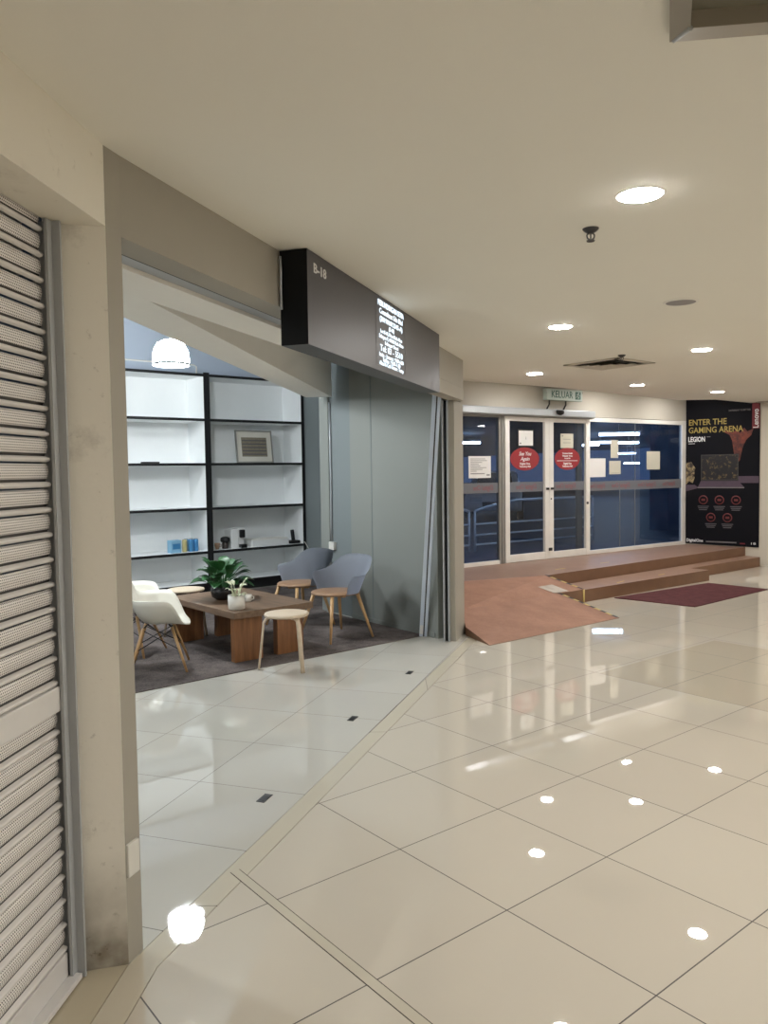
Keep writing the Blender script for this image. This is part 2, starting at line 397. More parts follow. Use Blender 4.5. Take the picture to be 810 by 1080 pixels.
# ------------------------------------------------------------------ floors
def floor_poly(name, pts, m, loc, rot, z0=-0.03, z1=0.0):
    c, s = cos(-rot), sin(-rot)
    loc2 = [((x - loc[0]) * c - (y - loc[1]) * s, (x - loc[0]) * s + (y - loc[1]) * c) for x, y in pts]
    b = MB(); b.prism(loc2, z0, z1, m); return struct(b.build(name, None, None, (loc[0], loc[1], 0), rot))
g = 0.0018
o0, o1, o2 = sf(-5.5, -0.375), wf(-0.07, -0.103), wf(5.32, -0.103)     # outer line of the border strip
i0, i1, i2 = sf(-5.5, -0.275), wf(-0.085, -0.004), wf(5.32, -0.004)    # inner line
def sh(p, d): return (p[0] + d * 0.949, p[1] - d * 0.316)
room_far = [(0.9, 9.0), (1.05, 10.3), bf(0, 0.02), bf(3.4, 0.02), (9.0, 9.0), (9.0, -4.0)]
floor_poly('floor', [sh(o0, g), sh(o1, g), sh(o2, g)] + room_far + [(o0[0], -4.0)], M['tiles'], P0, math.radians(-51.163))
b = MB(); b.prism([sh(o0, -g), sh(o1, -g), sh(o2, -g), sh(i2, g), sh(i1, g), sh(i0, g)], -0.03, 0.0, M['tile_plain'])
struct(b.build('trim_1'))
b = MB(); b.prism([sh(i0, -g), sh(i1, -g), wf(-0.08, 0.0), (-1.02, 2.43), sf(-5.5, 0.1)], -0.03, 0.0, M['tile_dull'])
struct(b.build('floor_shutter'))
shop_pts = [sh(i1, -g), sh(i2, -g), (0.8, 9.0), (0.9, 10.6), (-1.0, 11.9), (-6.5, 8.6), (-6.5, 2.7), (-1.02, 2.62)]
floor_poly('floor_shop', shop_pts, M['tiles_shop'], W0, az(WA - 0.4))
b = MB(); b.prism([(-7, -4.2), (9.2, -4.2), (9.2, 14.2), (-7, 14.2)], -0.06, -0.032, M['grout']); struct(b.build('floor_base'))
# narrow filler strip between two joints near the camera
b = MB(); b.box(0.31, 3.2, -0.0365, 0.0, -0.0005, 0.0008, M['tile_plain'])
b.box(0.31, 3.2, -0.0395, -0.0365, -0.0005, 0.0008, M['grout']); b.box(0.31, 3.2, 0.0, 0.003, -0.0005, 0.0008, M['grout'])
o = b.build('trim_2'); u = (cos(math.radians(-51.163)), sin(math.radians(-51.163)))
o.location = (P0[0] + 0.6011 * 1.0 * u[1], P0[1] - 0.6011 * 1.0 * u[0], 0); o.rotation_euler = (0, 0, math.radians(-51.163)); struct(o)

# carpet of the seating area
b = MB(); b.prism([fr((-1.828, 5.628), 49.9)(-6.0), fr((-1.828, 5.628), 49.9)(2.88), (-0.35, 8.40), (-0.72, 8.87), (0.55, 9.1), (-1.1, 11.25), (-3.6, 9.3), (-6.4, 7.2)], 0.0005, 0.008, M['carpet'])
tag(b.build('carpet'), 'grey brown mottled carpet under the table and chairs', 'carpet')

# ------------------------------------------------------------------ ceilings
ce = [(0.86, 8.60), (4.48, 11.86), (5.03, 11.85), (6.144, 12.747), (9.2, 12.7)]
b = MB(); b.prism([sf(-6.6, -0.02), sf(0.0, -0.05), wf(0.05, 0.06), wf(5.0, 0.08), (0.78, 8.40)] + ce + [(9.2, -4.2), (-1.6, -4.2)], ZC, ZC + 0.05, M['ceil'])
struct(b.build('ceiling'))
b = MB(); b.prism([(0.4, 8.4), (0.4, 10.6), (4.9, 13.6), (9.2, 14.2), (9.2, 11.5), (4.4, 11.2)], 2.78, 2.86, M['ceil']); struct(b.build('ceiling_recess'))
b = MB(); b.prism([(-6.7, 2.4), wf(0.0, 0.40), wf(5.1, 0.40), (1.2, 9.0), (0.9, 12.3), (-6.7, 12.3)], 3.7, 3.78, M['shop_grey']); struct(b.build('ceiling_shop'))
# soffit strip inside the shop opening
b = MB(); b.box(0.0, 4.9, 0.235, 0.47, 2.353, 3.7, M['ceil_white']); struct(b.build('ceiling_soffit', None, None, (*W0, 0), az(WA)))
b = MB(); b.box(0.0, 4.75, 0.127, 0.233, 2.37, 2.40, M['alu'])
b.box(0.0, 4.75, 0.121, 0.129, 2.354, 2.375, M['black']); struct(b.build('trim_3', None, None, (*W0, 0), az(WA)))

# ------------------------------------------------------------------ walls and pillars
b = MB()                                                     # near pillar: cream face to the shutter, grey face to the corridor
b.prism([(-1.03, 2.417), (-0.852, 2.462), W0, wf(0, 0.12), (-1.06, 2.60)], 0, ZC, M['grey_wall'],
        [M['cream'], M['grey_wall'], M['grey_wall'], M['grey_wall'], M['grey_wall']])
struct(b.build('pillar'))
b = MB(); b.box(0.0, 4.99, 0, 0.12, 2.353, ZC, M['grey_wall']); b.box(4.0, 5.0, 0.001, 0.119, 2.24, 2.352, M['grey_wall'])
b.box(-0.083, 4.99, 0.0, 0.119, ZC + 0.001, 3.7, M['grey_wall'])
struct(b.build('wall_left', None, None, (*W0, 0), az(WA)))
pf = fr((0.656, 7.21), WA)
b = MB(); b.box(0, 0.37, 0, 0.12, 0, 2.24, M['grey_wall'], 0.004); struct(b.build('pillar', None, None, (0.656, 7.21, 0), az(WA)))
b = MB(); b.prism([pf(0.36, 0.02), (0.80, 10.35), (0.72, 10.35), pf(0.28, 0.12)], 0, 3.0, M['grey_wall']); struct(b.build('wall_ramp'))
b = MB()                                                     # beam over the shutter
b.box(-5.6, 0.062, -0.164, -0.012, 2.362, ZC, M['cream2']); b.box(-5.6, -0.02, 0.06, 0.12, 2.2, 3.0, M['cream2'])
struct(b.build('wall_beam', None, None, (*SH0, 0), az(SHA)))
b = MB(); b.box(-5.6, -0.03, 0.16, 0.22, 0, 2.7, M['grey_wall']); struct(b.build('wall_behind', None, None, (*SH0, 0), az(SHA)))
b = MB(); b.prism([(-1.7, -4.0), (9.0, -4.0), (9.0, -4.15), (-1.7, -4.15)], 0, 2.75, M['wall_white']); struct(b.build('wall_back'))
b = MB(); b.prism([(9.0, -4.0), (9.0, 11.0), (9.15, 11.0), (9.15, -4.0)], 0, 3.0, M['wall_white']); struct(b.build('wall_right'))
b = MB(); b.box(0.0, 5.0, 0.0, 0.15, 0, 2.9, M['wall_white']); struct(b.build('wall_banner', None, None, (*B0, 0), az(BA)))
# shop interior
rA = (-0.358, 8.441)
b = MB(); rw = fr(rA, 142.3); b.box(0.0, 1.40, 0, 0.08, 0, 3.7, M['shop_grey_pale']); b.box(0.375, 0.385, -0.003, 0.01, 0, 3.7, M['shop_grey'])
struct(b.build('wall_shop', None, None, (*rA, 0), az(142.3)))
b = MB(); b.box(-0.47, 0.0, 0.045, 0.10, 0, 3.7, M['shop_grey']); struct(b.build('wall_shop_recess', None, None, (*rA, 0), az(142.3)))
b = MB(); b.box(0.0, 1.36, -0.012, 0.0, 0.008, 0.05, M['shop_grey_pale']); struct(b.build('baseboard_shop', None, None, (*rA, 0), az(142.3)))
b = MB(); b.box(-0.63, -0.455, 0.02, 0.25, 0, 3.7, M['shop_grey_pale'], 0.004); struct(b.build('pillar', None, None, (*rA, 0), az(142.3)))
b = MB(); b.prism([(-0.6, 8.95), (0.66, 9.05), (0.66, 9.15), (-0.55, 9.05)], 0, 3.7, M['shop_grey']); struct(b.build('wall_shop_return'))
b = MB(); b.prism([(0.66, 9.02), (-1.12, 11.30), kf(0.62, 0.6), kf(0.75, 0.6), (0.76, 9.10)], 0, 3.7, M['shop_grey']); struct(b.build('wall_shop_side'))
b = MB(); b.box(-6.0, 0.75, 0.58, 0.68, 0, 3.7, M['pale_blue_wall']); struct(b.build('wall_shop_back', None, None, (*K0, 0), az(KA)))
b = MB(); b.prism([(-6.5, 2.55), (-6.5, 9.2), (-6.6, 9.2), (-6.6, 2.55)], 0, 3.7, M['shop_grey']); struct(b.build('wall_shop_left'))
b = MB(); b.prism([(-1.06, 2.61), (-6.6, 2.61), (-6.6, 2.53), (-1.08, 2.53)], 0, 3.7, M['shop_grey']); struct(b.build('wall_shop_front'))
# deep structural beam crossing the shop
b = MB(); b.prism([(-1.20, 2.95), (-0.555, 8.60), (-0.84, 8.63), (-1.485, 2.98)], 2.42, 3.69, M['ceil_white']); struct(b.build('beam'))

# ------------------------------------------------------------------ roller shutter
t = thing('roller_shutter', 'closed roller shutter of perforated grey slats', 'shutter', (*SH0, 0), az(SHA))
p = 0.0765; b = MB(); z = 0.10; k = 0
prof = [(0.0, 0.004), (-0.010, 0.007), (-0.013, 0.013), (-0.009, 0.019), (0.004, 0.0215), (0.006, 0.025), (0.0, 0.030), (-0.005, 0.050), (-0.003, 0.068), (0.004, 0.0755)]
ys, zs, mats = [], [], []
while z < 2.42:
    if 0.86 < z + 0.03 < 0.94: z += p; continue
    L, R = [], []
    for (dy, dz) in prof:
        L.append(b.b.verts.new((-3.4, dy, z + dz))); R.append(b.b.verts.new((-0.035, dy, z + dz)))
    for q in range(len(prof) - 1):
        f = b.b.faces.new((L[q], R[q], R[q + 1], L[q + 1])); f.smooth = True
        f.material_index = b.mi(M['ridge'] if q < 4 else (M['metal_dark'] if q < 6 else M['slat']))
    z += p
b.build('slat_curtain', None, t)
b = MB(); b.box(-3.4, -0.035, -0.018, 0.012, 0.868, 0.945, M['white_bar'], 0.003); b.build('lock_bar', None, t)
b = MB(); b.box(-3.4, -0.035, -0.012, 0.010, 0.008, 0.10, M['white_bar'], 0.003); b.box(-3.4, -0.02, -0.05, -0.012, 0.008, 0.025, M['white_bar'], 0.002); b.build('bottom_bar', None, t)
b = MB(); b.box(-0.040, -0.012, -0.030, -0.020, 0.005, 2.36, M['guide']); b.box(-0.012, -0.003, -0.055, 0.02, 0.005, 2.36, M['guide']); b.box(-0.040, -0.012, 0.012, 0.020, 0.005, 2.36, M['guide']); b.build('guide_rail', None, t)

# outlet plate on the corridor face of the near pillar
t = tag(box_obj('wall_plate', M['socket'], wf(-0.05, 0), WA, (-0.03, 0.03, -0.014, 0.0, 0.285, 0.395), 0.004), 'cream wall plate low on the stained pillar corner', 'wall plate')

# ------------------------------------------------------------------ shop sign
t = thing('shop_sign', 'dark grey box sign with white lettering over the shop opening', 'sign', (*wf(1.15), 0), az(WA))
b = MB()
vs = b.box(0, 2.41, -0.14, -0.004, 2.177, ZC - 0.003, M['sign'])
for f in b.b.faces:
    if f.normal.x < -0.9: f.material_index = b.mi(M['black_side'])
    if f.normal.z < -0.9: f.material_index = b.mi(M['sign_under'])
b.build('sign_box', None, t)
b = MB(); b.text('B-18', 0.062, 0.145, 2.535, -0.142, M['letter_white'], width=0.15, bold=0.001); b.build('unit_number', None, t)
b = MB(); x0, x1, z0, z1 = 0.955, 1.53, 2.205, 2.595
for bx in ((x0, x1, z0, z0 + 0.004), (x1 - 0.004, x1, z0, z1), (x0, x0 + 0.003, z0, z1)): b.box(bx[0], bx[1], -0.1415, -0.139, bx[2], bx[3], M['letter_grey'])
b.build('panel_border', None, t)
b = MB(); xc = 1.24
lines = [('PERUNDINGAN SETIA', .046, .50, 2.566), ('Consultant Sdn Bhd', .044, .45, 2.522), ('(201901012345-A)', .042, .44, 2.478), ('(B-18)', .034, .10, 2.442),
         ('Lot B-18, Plaza Shah Alam', .030, .42, 2.408), ('Seksyen 9, 40100 Shah Alam', .032, .47, 2.378), ('Selangor Darul', .030, .26, 2.348),
         ('Tel: 03 - 5510', .052, .44, 2.310), ('Isnin - Jumaat : 9.00-6.00', .034, .47, 2.272), ('Sabtu : 9.00-1.00', .032, .34, 2.246), ('Ahad & Cuti Umum : Tutup', .034, .47, 2.222)]
b.b.free()
for tx, sz, w, zz in lines:
    b = MB(); b.text(tx, sz, xc, zz, -0.1425, M['sign_white'], width=w, bold=0.0003); b.build('lettering', None, t)
b = MB(); b.tube([(-0.012, -0.012, 2.58), (-0.016, -0.016, 2.50), (-0.012, -0.012, 2.45), (-0.012, -0.014, 2.34)], 0.006, M['alu'], 6); b.build('bracket', None, t)

# leaning and standing shutter posts beside the far pillar
t = thing('shutter_post', 'pale aluminium post leaning inside the far end of the opening', 'post', (0.365, 7.46, 0.0))
top = Vector((0.125, -0.46, 2.30)); b = MB()
def bar(bm, a, c, w, d, m, off=(0, 0)):
    a, c = Vector(a), Vector(c); dr = (c - a).normalized(); uu = Vector((sin(math.radians(100)), cos(math.radians(100)), 0)); uu = (uu - dr * uu.dot(dr)).normalized(); vv = dr.cross(uu)
    vs = []
    for q in (a, c):
        for sx, sy in ((-1, -1), (1, -1), (1, 1), (-1, 1)): vs.append(bm.b.verts.new(q + uu * (off[0] + sx * w / 2) + vv * (off[1] + sy * d / 2)))
    fs = [bm.b.faces.new(vs[3::-1]), bm.b.faces.new(vs[4:])] + [bm.b.faces.new((vs[k], vs[(k + 1) % 4], vs[4 + (k + 1) % 4], vs[4 + k])) for k in range(4)]
    bm._tag(fs, m)
bar(b, (0, 0, 0.005), top, 0.036, 0.05, M['alu_pale'], (-0.022, 0)); bar(b, (0, 0, 0.005), top, 0.012, 0.03, M['metal_dark'], (0.002, 0)); bar(b, (0, 0, 0.005), top, 0.026, 0.05, M['alu_pale'], (0.022, 0))
b.build('post_profile', None, t)
b = MB(); bar(b, (0.002, -0.006, 0.03), Vector((0.002, -0.006, 0.03)) + (top.normalized() * 0.09), 0.03, 0.055, M['white_bar'], (-0.02, 0)); b.build('lock_catch', None, t)
t = thing('shutter_guide', 'upright grey guide channel fixed against the far pillar', 'guide channel', (*fr((0.656, 7.21), WA)(-0.03, 0.05), 0), az(WA))
b = MB(); b.box(-0.02, 0.028, 0.0, 0.012, 0.003, 2.239, M['alu']); b.box(-0.02, 0.028, 0.045, 0.057, 0.003, 2.239, M['guide']); b.build('channel', None, t)
b = MB(); b.box(0.018, 0.026, 0.013, 0.044, 0.003, 2.239, M['black']); b.build('slot_lining', None, t)

# ------------------------------------------------------------------ entrance platform, ramp, mat
st = thing('entrance_steps', 'brown tiled platform with two steps below the glass doors', 'steps')
up0, up1 = (1.97, 9.53), bf(0.95, -0.0)
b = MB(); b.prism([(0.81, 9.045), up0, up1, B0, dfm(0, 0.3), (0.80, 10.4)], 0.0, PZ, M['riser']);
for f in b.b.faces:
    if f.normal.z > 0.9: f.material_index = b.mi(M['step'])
b.build('upper_platform', None, st)
lo_c, lo_m = (2.374, 9.252), (4.56, 10.90)
l2 = fr((4.875, 11.502), 52.06)
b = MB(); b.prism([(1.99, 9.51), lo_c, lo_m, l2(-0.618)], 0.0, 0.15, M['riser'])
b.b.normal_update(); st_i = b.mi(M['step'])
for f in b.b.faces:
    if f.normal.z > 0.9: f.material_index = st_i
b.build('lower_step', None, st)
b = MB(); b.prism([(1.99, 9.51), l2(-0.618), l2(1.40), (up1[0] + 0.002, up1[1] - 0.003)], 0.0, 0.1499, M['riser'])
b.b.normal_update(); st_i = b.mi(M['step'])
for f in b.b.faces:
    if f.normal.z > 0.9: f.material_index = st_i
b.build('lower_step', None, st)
b = MB(); b.tube([(lo_c[0] - 0.004, lo_c[1] - 0.004, 0.002), (lo_c[0] - 0.004, lo_c[1] - 0.004, 0.152)], 0.014, M['yellow'], 6); b.build('corner_guard', None, st)
for (x, y, w, a, zz) in ((3.0, 9.86, 0.22, 40, 0.151), (3.75, 10.5, 0.16, 48, 0.151), (2.3, 10.15, 0.22, 50, 0.291), (3.05, 10.75, 0.2, 52, 0.291)):
    b = MB(); q = fr((x, y), a); b.prism([q(-w / 2, -0.012), q(w / 2, -0.008), q(w / 2, 0.012), q(-w / 2, 0.014)], zz - 0.0006, zz, M['yellow']); b.build('tape_mark', None, st)
rp = thing('access_ramp', 'terracotta brown ramp with hazard striped edge up to the doors', 'ramp')
R0, R1 = (0.943, 7.01), (2.486, 8.228)                        # toe of the ramp
b = MB()
trr, G, E_ = (1.985, 9.50, PZ + 0.006), (2.374, 9.252, 0.156), (2.03, 8.98, 0.156)
tops = [(R0[0], R0[1], 0.004), (R1[0], R1[1], 0.004), E_, G, trr, (0.805, 9.04, PZ + 0.006), (0.785, 8.0, 0.156), (0.775, 7.46, 0.082)]
V = [b.b.verts.new(v) for v in tops]; L_ = [b.b.verts.new((v[0], v[1], 0.001)) for v in tops]
top_f = [b.b.faces.new([V[k] for k in q]) for q in ((0, 1, 2, 6), (0, 6, 7), (6, 2, 3, 4), (6, 4, 5))]
sd = [b.b.faces.new((V[i], V[(i + 1) % 8], L_[(i + 1) % 8], L_[i])) for i in range(8)]; sd.append(b.b.faces.new(L_[::-1]))
b._tag(top_f, M['ramp']); b._tag(sd, M['riser']); b.build('ramp_body', None, rp)
for A, C, n_ in ((Vector((R1[0], R1[1], 0.005)), Vector(E_) + Vector((0, 0, 0.002)), 11), (Vector(G) + Vector((0, 0, 0.002)), Vector(trr) + Vector((0, 0, 0.002)), 7)):
    b = MB(); side = Vector((-0.779, -0.627, 0)) * 0.035
    for k in range(n_):
        a0, a1 = A.lerp(C, k / n_), A.lerp(C, (k + 1) / n_); up = Vector((0, 0, 0.003)); sk = (C - A) * 0.02
        vs = [b.b.verts.new(v) for v in (a0 + up, a1 + up, a1 + side + sk + up, a0 + side + sk + up)]
        b._tag([b.b.faces.new(vs)], M['yellow'] if k % 2 else M['black'])
    b.build('hazard_tape', None, rp)
b = MB(); vs = [b.b.verts.new(v) for v in ((1.779, 9.036, 0.226), (1.980, 9.199, 0.227), (2.155, 9.083, 0.165), (1.950, 8.936, 0.167))]
b._tag([b.b.faces.new(vs)], M['repair']); b.build('repair_patch', None, rp)
b = MB(); b.prism([(2.815, 9.508), (3.527, 8.812), (4.946, 10.004), (4.43, 10.62)], 0.001, 0.010, M['mat_red'])
tag(b.build('door_mat'), 'dark maroon floor mat lying in front of the brown steps', 'mat')

# ------------------------------------------------------------------ glass front
HB, HT = 2.345, 2.45
def glassframe(name, parts, pane, gm, band, words, loc=(*D0, 0)):
    t = bpy.data.objects.new(name, None); COL.objects.link(t); t.location = loc; t.rotation_euler = (0, 0, az(DA)); struct(t); t.empty_display_size = 0.1
    b = MB()
    for (d, m) in parts: b.box(*d, m, 0.004)
    b.build('frame', None, t)
    x0, x1, z0, z1 = pane
    b = MB(); b.box(x0, x1, 0.021, 0.029, z0, z1, gm); b.build('glass_pane', None, t)
    b = MB(); b.box(x0, x1, 0.0192, 0.0202, band[0], band[1], M['film']); fb = b.build('film_band', None, t)
    b = MB()
    for xx, w in words: b.text('Digital One', 0.10, xx, (band[0] + band[1]) / 2, 0.0178, M['film_red'], width=w, mirror=True, shear=0.2, bold=0.001)
    b.build('film_lettering', None, t)
    return t
FW, FG = M['frame_white'], M['frame_grey']
w1 = glassframe('window_1', [((-0.32, 0.665, 0.0, 0.05, PZ, PZ + 0.055), FW), ((0.655, 0.70, 0.0, 0.06, PZ, HB), FG), ((0.70, 0.745, -0.01, 0.05, PZ, HB), FG), ((-0.32, 0.66, 0.0, 0.05, HB - 0.03, HB), FG)],
           (-0.32, 0.66, PZ + 0.05, HB - 0.02), M['glass'], (1.281, 1.42), [(0.38, 0.36)])
d1 = glassframe('door_1', [((0.755, 0.84, -0.02, 0.03, PZ + 0.004, HB - 0.01), FW), ((1.538, 1.625, -0.02, 0.03, PZ + 0.004, HB - 0.01), FW), ((0.84, 1.54, -0.015, 0.028, PZ + 0.004, PZ + 0.11), FW), ((0.84, 1.54, -0.015, 0.03, HB - 0.07, HB - 0.01), FW)],
           (0.83, 1.545, PZ + 0.10, HB - 0.06), M['glass_door'], (1.279, 1.42), [(1.2, 0.4)])
d2 = glassframe('door_2', [((1.627, 1.714, -0.02, 0.03, PZ + 0.004, HB - 0.01), FW), ((2.415, 2.503, -0.02, 0.03, PZ + 0.004, HB - 0.01), FW), ((1.714, 2.42, -0.015, 0.028, PZ + 0.004, PZ + 0.10), FW), ((1.714, 2.42, -0.015, 0.03, HB - 0.07, HB - 0.01), FW), ((2.283, 2.40, 0.04, 0.08, PZ + 0.01, HB - 0.02), FG)],
           (1.70, 2.42, PZ + 0.09, HB - 0.06), M['glass_door'], (1.28, 1.41), [(2.02, 0.42)])
w2 = glassframe('window_2', [((2.51, 4.94, 0.0, 0.05, PZ, PZ + 0.06), FW), ((4.834, 4.95, -0.005, 0.06, PZ, 2.375), FW), ((2.51, 4.84, 0.0, 0.05, 2.305, 2.37), FW)],
           (2.505, 4.84, PZ + 0.05, 2.315), M['glass'], (1.255, 1.40), [(2.72, 0.34), (3.27, 0.44), (3.92, 0.46), (4.5, 0.34)])
b = MB(); b.box(3.243, 3.251, 0.0195, 0.031, PZ + 0.06, 1.25, M['frame_grey']); b.box(3.616, 3.624, 0.0195, 0.031, PZ + 0.06, 2.305, M['frame_grey']); b.build('glass_joint', None, w2)
for par, bx in ((d1, (1.552, 1.60)), (d2, (1.645, 1.70))):
    b = MB(); b.box(bx[0], bx[1], -0.045, -0.021, 1.298, 1.33, M['black'], 0.006); b.build('handle', None, par)
b = MB(); b.box(1.60, 1.665, -0.04, -0.021, 0.41, 0.455, M['black'], 0.006); b.build('floor_lock', None, d1)
b = MB(); b.lathe([(0.012, -0.026), (0.012, -0.0205)], M['black'], 12, (1.658, 0, 1.165), axis='Y'); b.build('keyhole', None, d2)
b = MB(); b.lathe([(0.02, -0.03), (0.02, -0.0205)], M['black'], 12, (2.44, 0, 1.08), axis='Y'); b.build('stop_button', None, d2)
# wall over the glass and the sliding-door track
b = MB(); b.box(-0.4, 5.0, -0.0, 0.16, 2.452, 2.80, M['header_white']); b.box(2.505, 5.0, 0.0, 0.16, 2.376, 2.4525, M['header_white']); struct(b.build('wall_far', None, None, (*D0, 0), az(DA)))
t = thing('door_track', 'long silver cover of the sliding door track', 'door track', (*D0, 0), az(DA))
b = MB(); b.box(-0.35, 2.50, -0.13, -0.002, HB + 0.004, HT, M['alu'], 0.012); b.build('track_cover', None, t)
b = MB(); b.box(-0.35, 2.50, -0.10, 0.0, HB - 0.008, HB + 0.003, FG); b.build('track_rail', None, t)
t = thing('motion_sensor', 'small black motion sensor over the glass doors', 'sensor', (*dfm(1.70, -0.165), 2.40), az(DA))
b = MB(); b.lathe([(0.012, -0.035), (0.045, -0.02), (0.06, 0.005), (0.05, 0.028), (0.02, 0.034)], M['black'], 18); b.build('sensor_head', None, t)
b = MB(); b.box(-0.05, 0.05, 0.008, 0.036, 0.0, 0.04, M['black'], 0.006); b.build('mount_plate', None, t)
t = thing('exit_sign', 'hanging pale green KELUAR exit sign above the track', 'exit sign', (*dfm(1.42, -0.12), 0), az(DA))
b = MB(); b.box(0.0, 0.74, -0.05, 0.03, 2.575, 2.735, M['exit'], 0.006); b.build('sign_panel', None, t)
b = MB(); b.text('KELUAR', 0.14, 0.31, 2.655, -0.0515, M['exit_green'], width=0.44, bold=0.001); b.build('exit_lettering', None, t)
b = MB(); y = -0.0515
b.box(0.585, 0.70, y, y + 0.002, 2.60, 2.71, M['exit_green']); b.lathe([(0.012, y - 0.002), (0.012, y - 0.0005)], M['exit'], 12, (0.655, 0, 2.692), axis='Y')
for q in (((0.645, 2.68), (0.625, 2.65)), ((0.625, 2.65), (0.655, 2.632)), ((0.655, 2.632), (0.640, 2.608)), ((0.625, 2.65), (0.597, 2.625)), ((0.645, 2.675), (0.675, 2.655)), ((0.640, 2.675), (0.607, 2.672))):
    b.tube([(q[0][0], y - 0.002, q[0][1]), (q[1][0], y - 0.002, q[1][1])], 0.006, M['exit'], 6)
b.build('running_figure', None, t)
for x in (0.10, 0.44):
    b = MB(); b.tube([(x, 0.0, 2.576), (x, 0.0, 2.52), (x + 0.0, 0.05, 2.452)], 0.012, M['metal_dark'], 8); b.build('bracket', None, t)
t = thing('heat_detector', 'small dark round fitting on the wall right of the exit sign', 'fitting', (*dfm(2.27, -0.002), 2.72), az(DA))
b = MB(); b.lathe([(0.03, -0.05), (0.035, -0.02), (0.02, 0.0)], M['metal_dark'], 14, axis='Y'); b.build('knob', None, t)

# notices and stickers on the glass
def notice(x0, x1, z0, z1, label, m=M['paper'], rows=None, clip=False, y=0.018):
    t = thing('paper_notice', label, 'notice', (*dfm(x0, y), z0), az(DA), 'notices taped to the glass front')
    b = MB(); b.box(0, x1 - x0, -0.0025, 0.0, 0, z1 - z0, m); b.build('sheet', None, t)
    b = MB()
    for (rx0, rx1, rz, h) in (rows or []): b.box(rx0 * (x1 - x0), rx1 * (x1 - x0), -0.0032, -0.0024, rz * (z1 - z0), rz * (z1 - z0) + h, M['letter_grey'])
    if rows: b.build('printed_text', None, t)
    else: b.b.free()
    if clip:
        b = MB(); b.box(-0.02, x1 - x0 + 0.02, -0.002, 0.002, -0.02, z1 - z0 + 0.02, M['black']); b.build('backing', None, t)
        b = MB(); b.text('?' if False else 'i', 0.06, (x1 - x0) / 2, (z1 - z0) / 2, -0.0034, M['letter_grey']); b.build('printed_symbol', None, t)
notice(0.117, 0.517, 1.488, 1.785, 'white printed notice on the glass pane beside the far pillar', rows=[(.08, .75, .86, .008), (.08, .82, .78, .008), (.08, .6, .70, .008), (.08, .45, .62, .008), (.08, .52, .54, .008), (.08, .8, .46, .008), (.08, .62, .38, .008), (.08, .35, .30, .008), (.08, .72, .18, .012), (.8, .95, .10, .02)])
notice(1.05, 1.329, 1.934, 2.144, 'white square notice with black border above the first red oval sticker', clip=True, rows=[(.06, .16, .10, .02)])
notice(1.896, 2.17, 1.905, 2.115, 'white square notice above the second red oval sticker', m=M['paper_cream'], rows=[(.1, .2, .8, .016), (.2, .8, .6, .006), (.2, .8, .35, .006)])
notice(2.538, 2.897, 1.464, 1.75, 'blank white sheet on the big pane next to the door')
notice(3.019, 3.20, 1.756, 2.034, 'narrow cream sheet, the highest on the big pane', m=M['paper_cream'])
notice(2.986, 3.258, 1.503, 1.712, 'cream sheet on the big pane below the narrow one', m=M['paper_cream'], rows=[(.1, .9, .08, .004)])
notice(3.906, 4.25, 1.568, 1.862, 'grey white sheet alone on the dark far half of the big pane', m=M['paper_cream'])
def oval(xc, zc, rx, rz, label, texts, rule=False):
    t = thing('oval_sticker', label, 'sticker', (*dfm(xc, 0.018), zc), az(DA), 'red oval stickers on the sliding doors')
    b = MB(); b.lathe([(1.0, -0.003), (1.0, 0.0)], M['red'], 40, axis='Y')
    for v in b.b.verts: v.co.x *= rx; v.co.z *= rz
    b.build('sticker', None, t)
    for (tx, sz, w, z, sh_) in texts:
        b = MB(); b.text(tx, sz, 0.0, z, -0.0036, M['letter_white'], width=w, shear=sh_, bold=0.0012)
        b.build('lettering', None, t)
    if rule:
        b = MB(); b.box(-0.22, 0.22, -0.0036, -0.0028, -0.032, -0.024, M['letter_white']); b.build('sticker_rule', None, t)
oval(1.168, 1.745, 0.285, 0.163, 'red oval sticker reading See You Again on the first door leaf', [('See You', .075, .24, .072, .3), ('Again', .075, .18, .0, .3), ('Digital One', .042, .20, -.068, 0), ('Technology Mall', .034, .22, -.108, 0)])
oval(2.042, 1.745, 0.27, 0.163, 'red oval sticker with small white lines on the second door leaf', [('Terima Kasih', .03, .22, .080, 0), ('Thank You', .03, .22, .042, 0), ('for your visit', .024, .12, .008, 0), ('Digital One', .045, .17, -.070, 0), ('Technology Mall', .034, .22, -.110, 0)], True)

# ------------------------------------------------------------------ gaming banner on the side wall
t = thing('advertising_banner', 'tall black gaming banner with gold headline on the side wall', 'banner', (*B0, 0), az(BA))
b = MB(); b.xprism([(0.005, 0.31), (1.155, 0.295), (1.155, 2.60), (1.155, 2.84), (0.005, 2.84)], -0.02, -0.003, M['banner']); b.build('banner_panel', None, t)
y = -0.0215
b = MB(); b.text('ENTER THE', 0.135, 0.045, 2.335, y, M['banner_yellow'], 'LEFT', width=0.60, bold=0.002); b.text('GAMING ARENA', 0.135, 0.045, 2.205, y, M['banner_yellow'], 'LEFT', width=0.86, bold=0.002); b.build('headline', None, t)
b = MB(); b.text('LEGION', 0.115, 0.04, 2.055, y, M['letter_white'], 'LEFT', width=0.27, bold=0.003); b.box(0.045, 0.15, y, y + 0.001, 1.985, 1.992, M['letter_white']); b.box(0.34, 0.40, y, y + 0.001, 2.09, 2.10, M['letter_grey']); b.build('product_lettering', None, t)
b = MB(); b.box(1.04, 1.154, y + 0.0005, -0.019, 2.20, 2.84, M['banner_red']); b.build('red_tab', None, t)
b = MB(); b.text('Lenovo', 0.115, 1.10, 2.36, y - 0.0005, M['letter_white'], width=0.30, rot=PI / 2, bold=0.002); b.build('tab_lettering', None, t)
b = MB(); b.text('DIFFERENT IS BETTER', 0.04, 0.85, 2.505, y, M['letter_grey'], width=0.33); b.build('slogan', None, t)
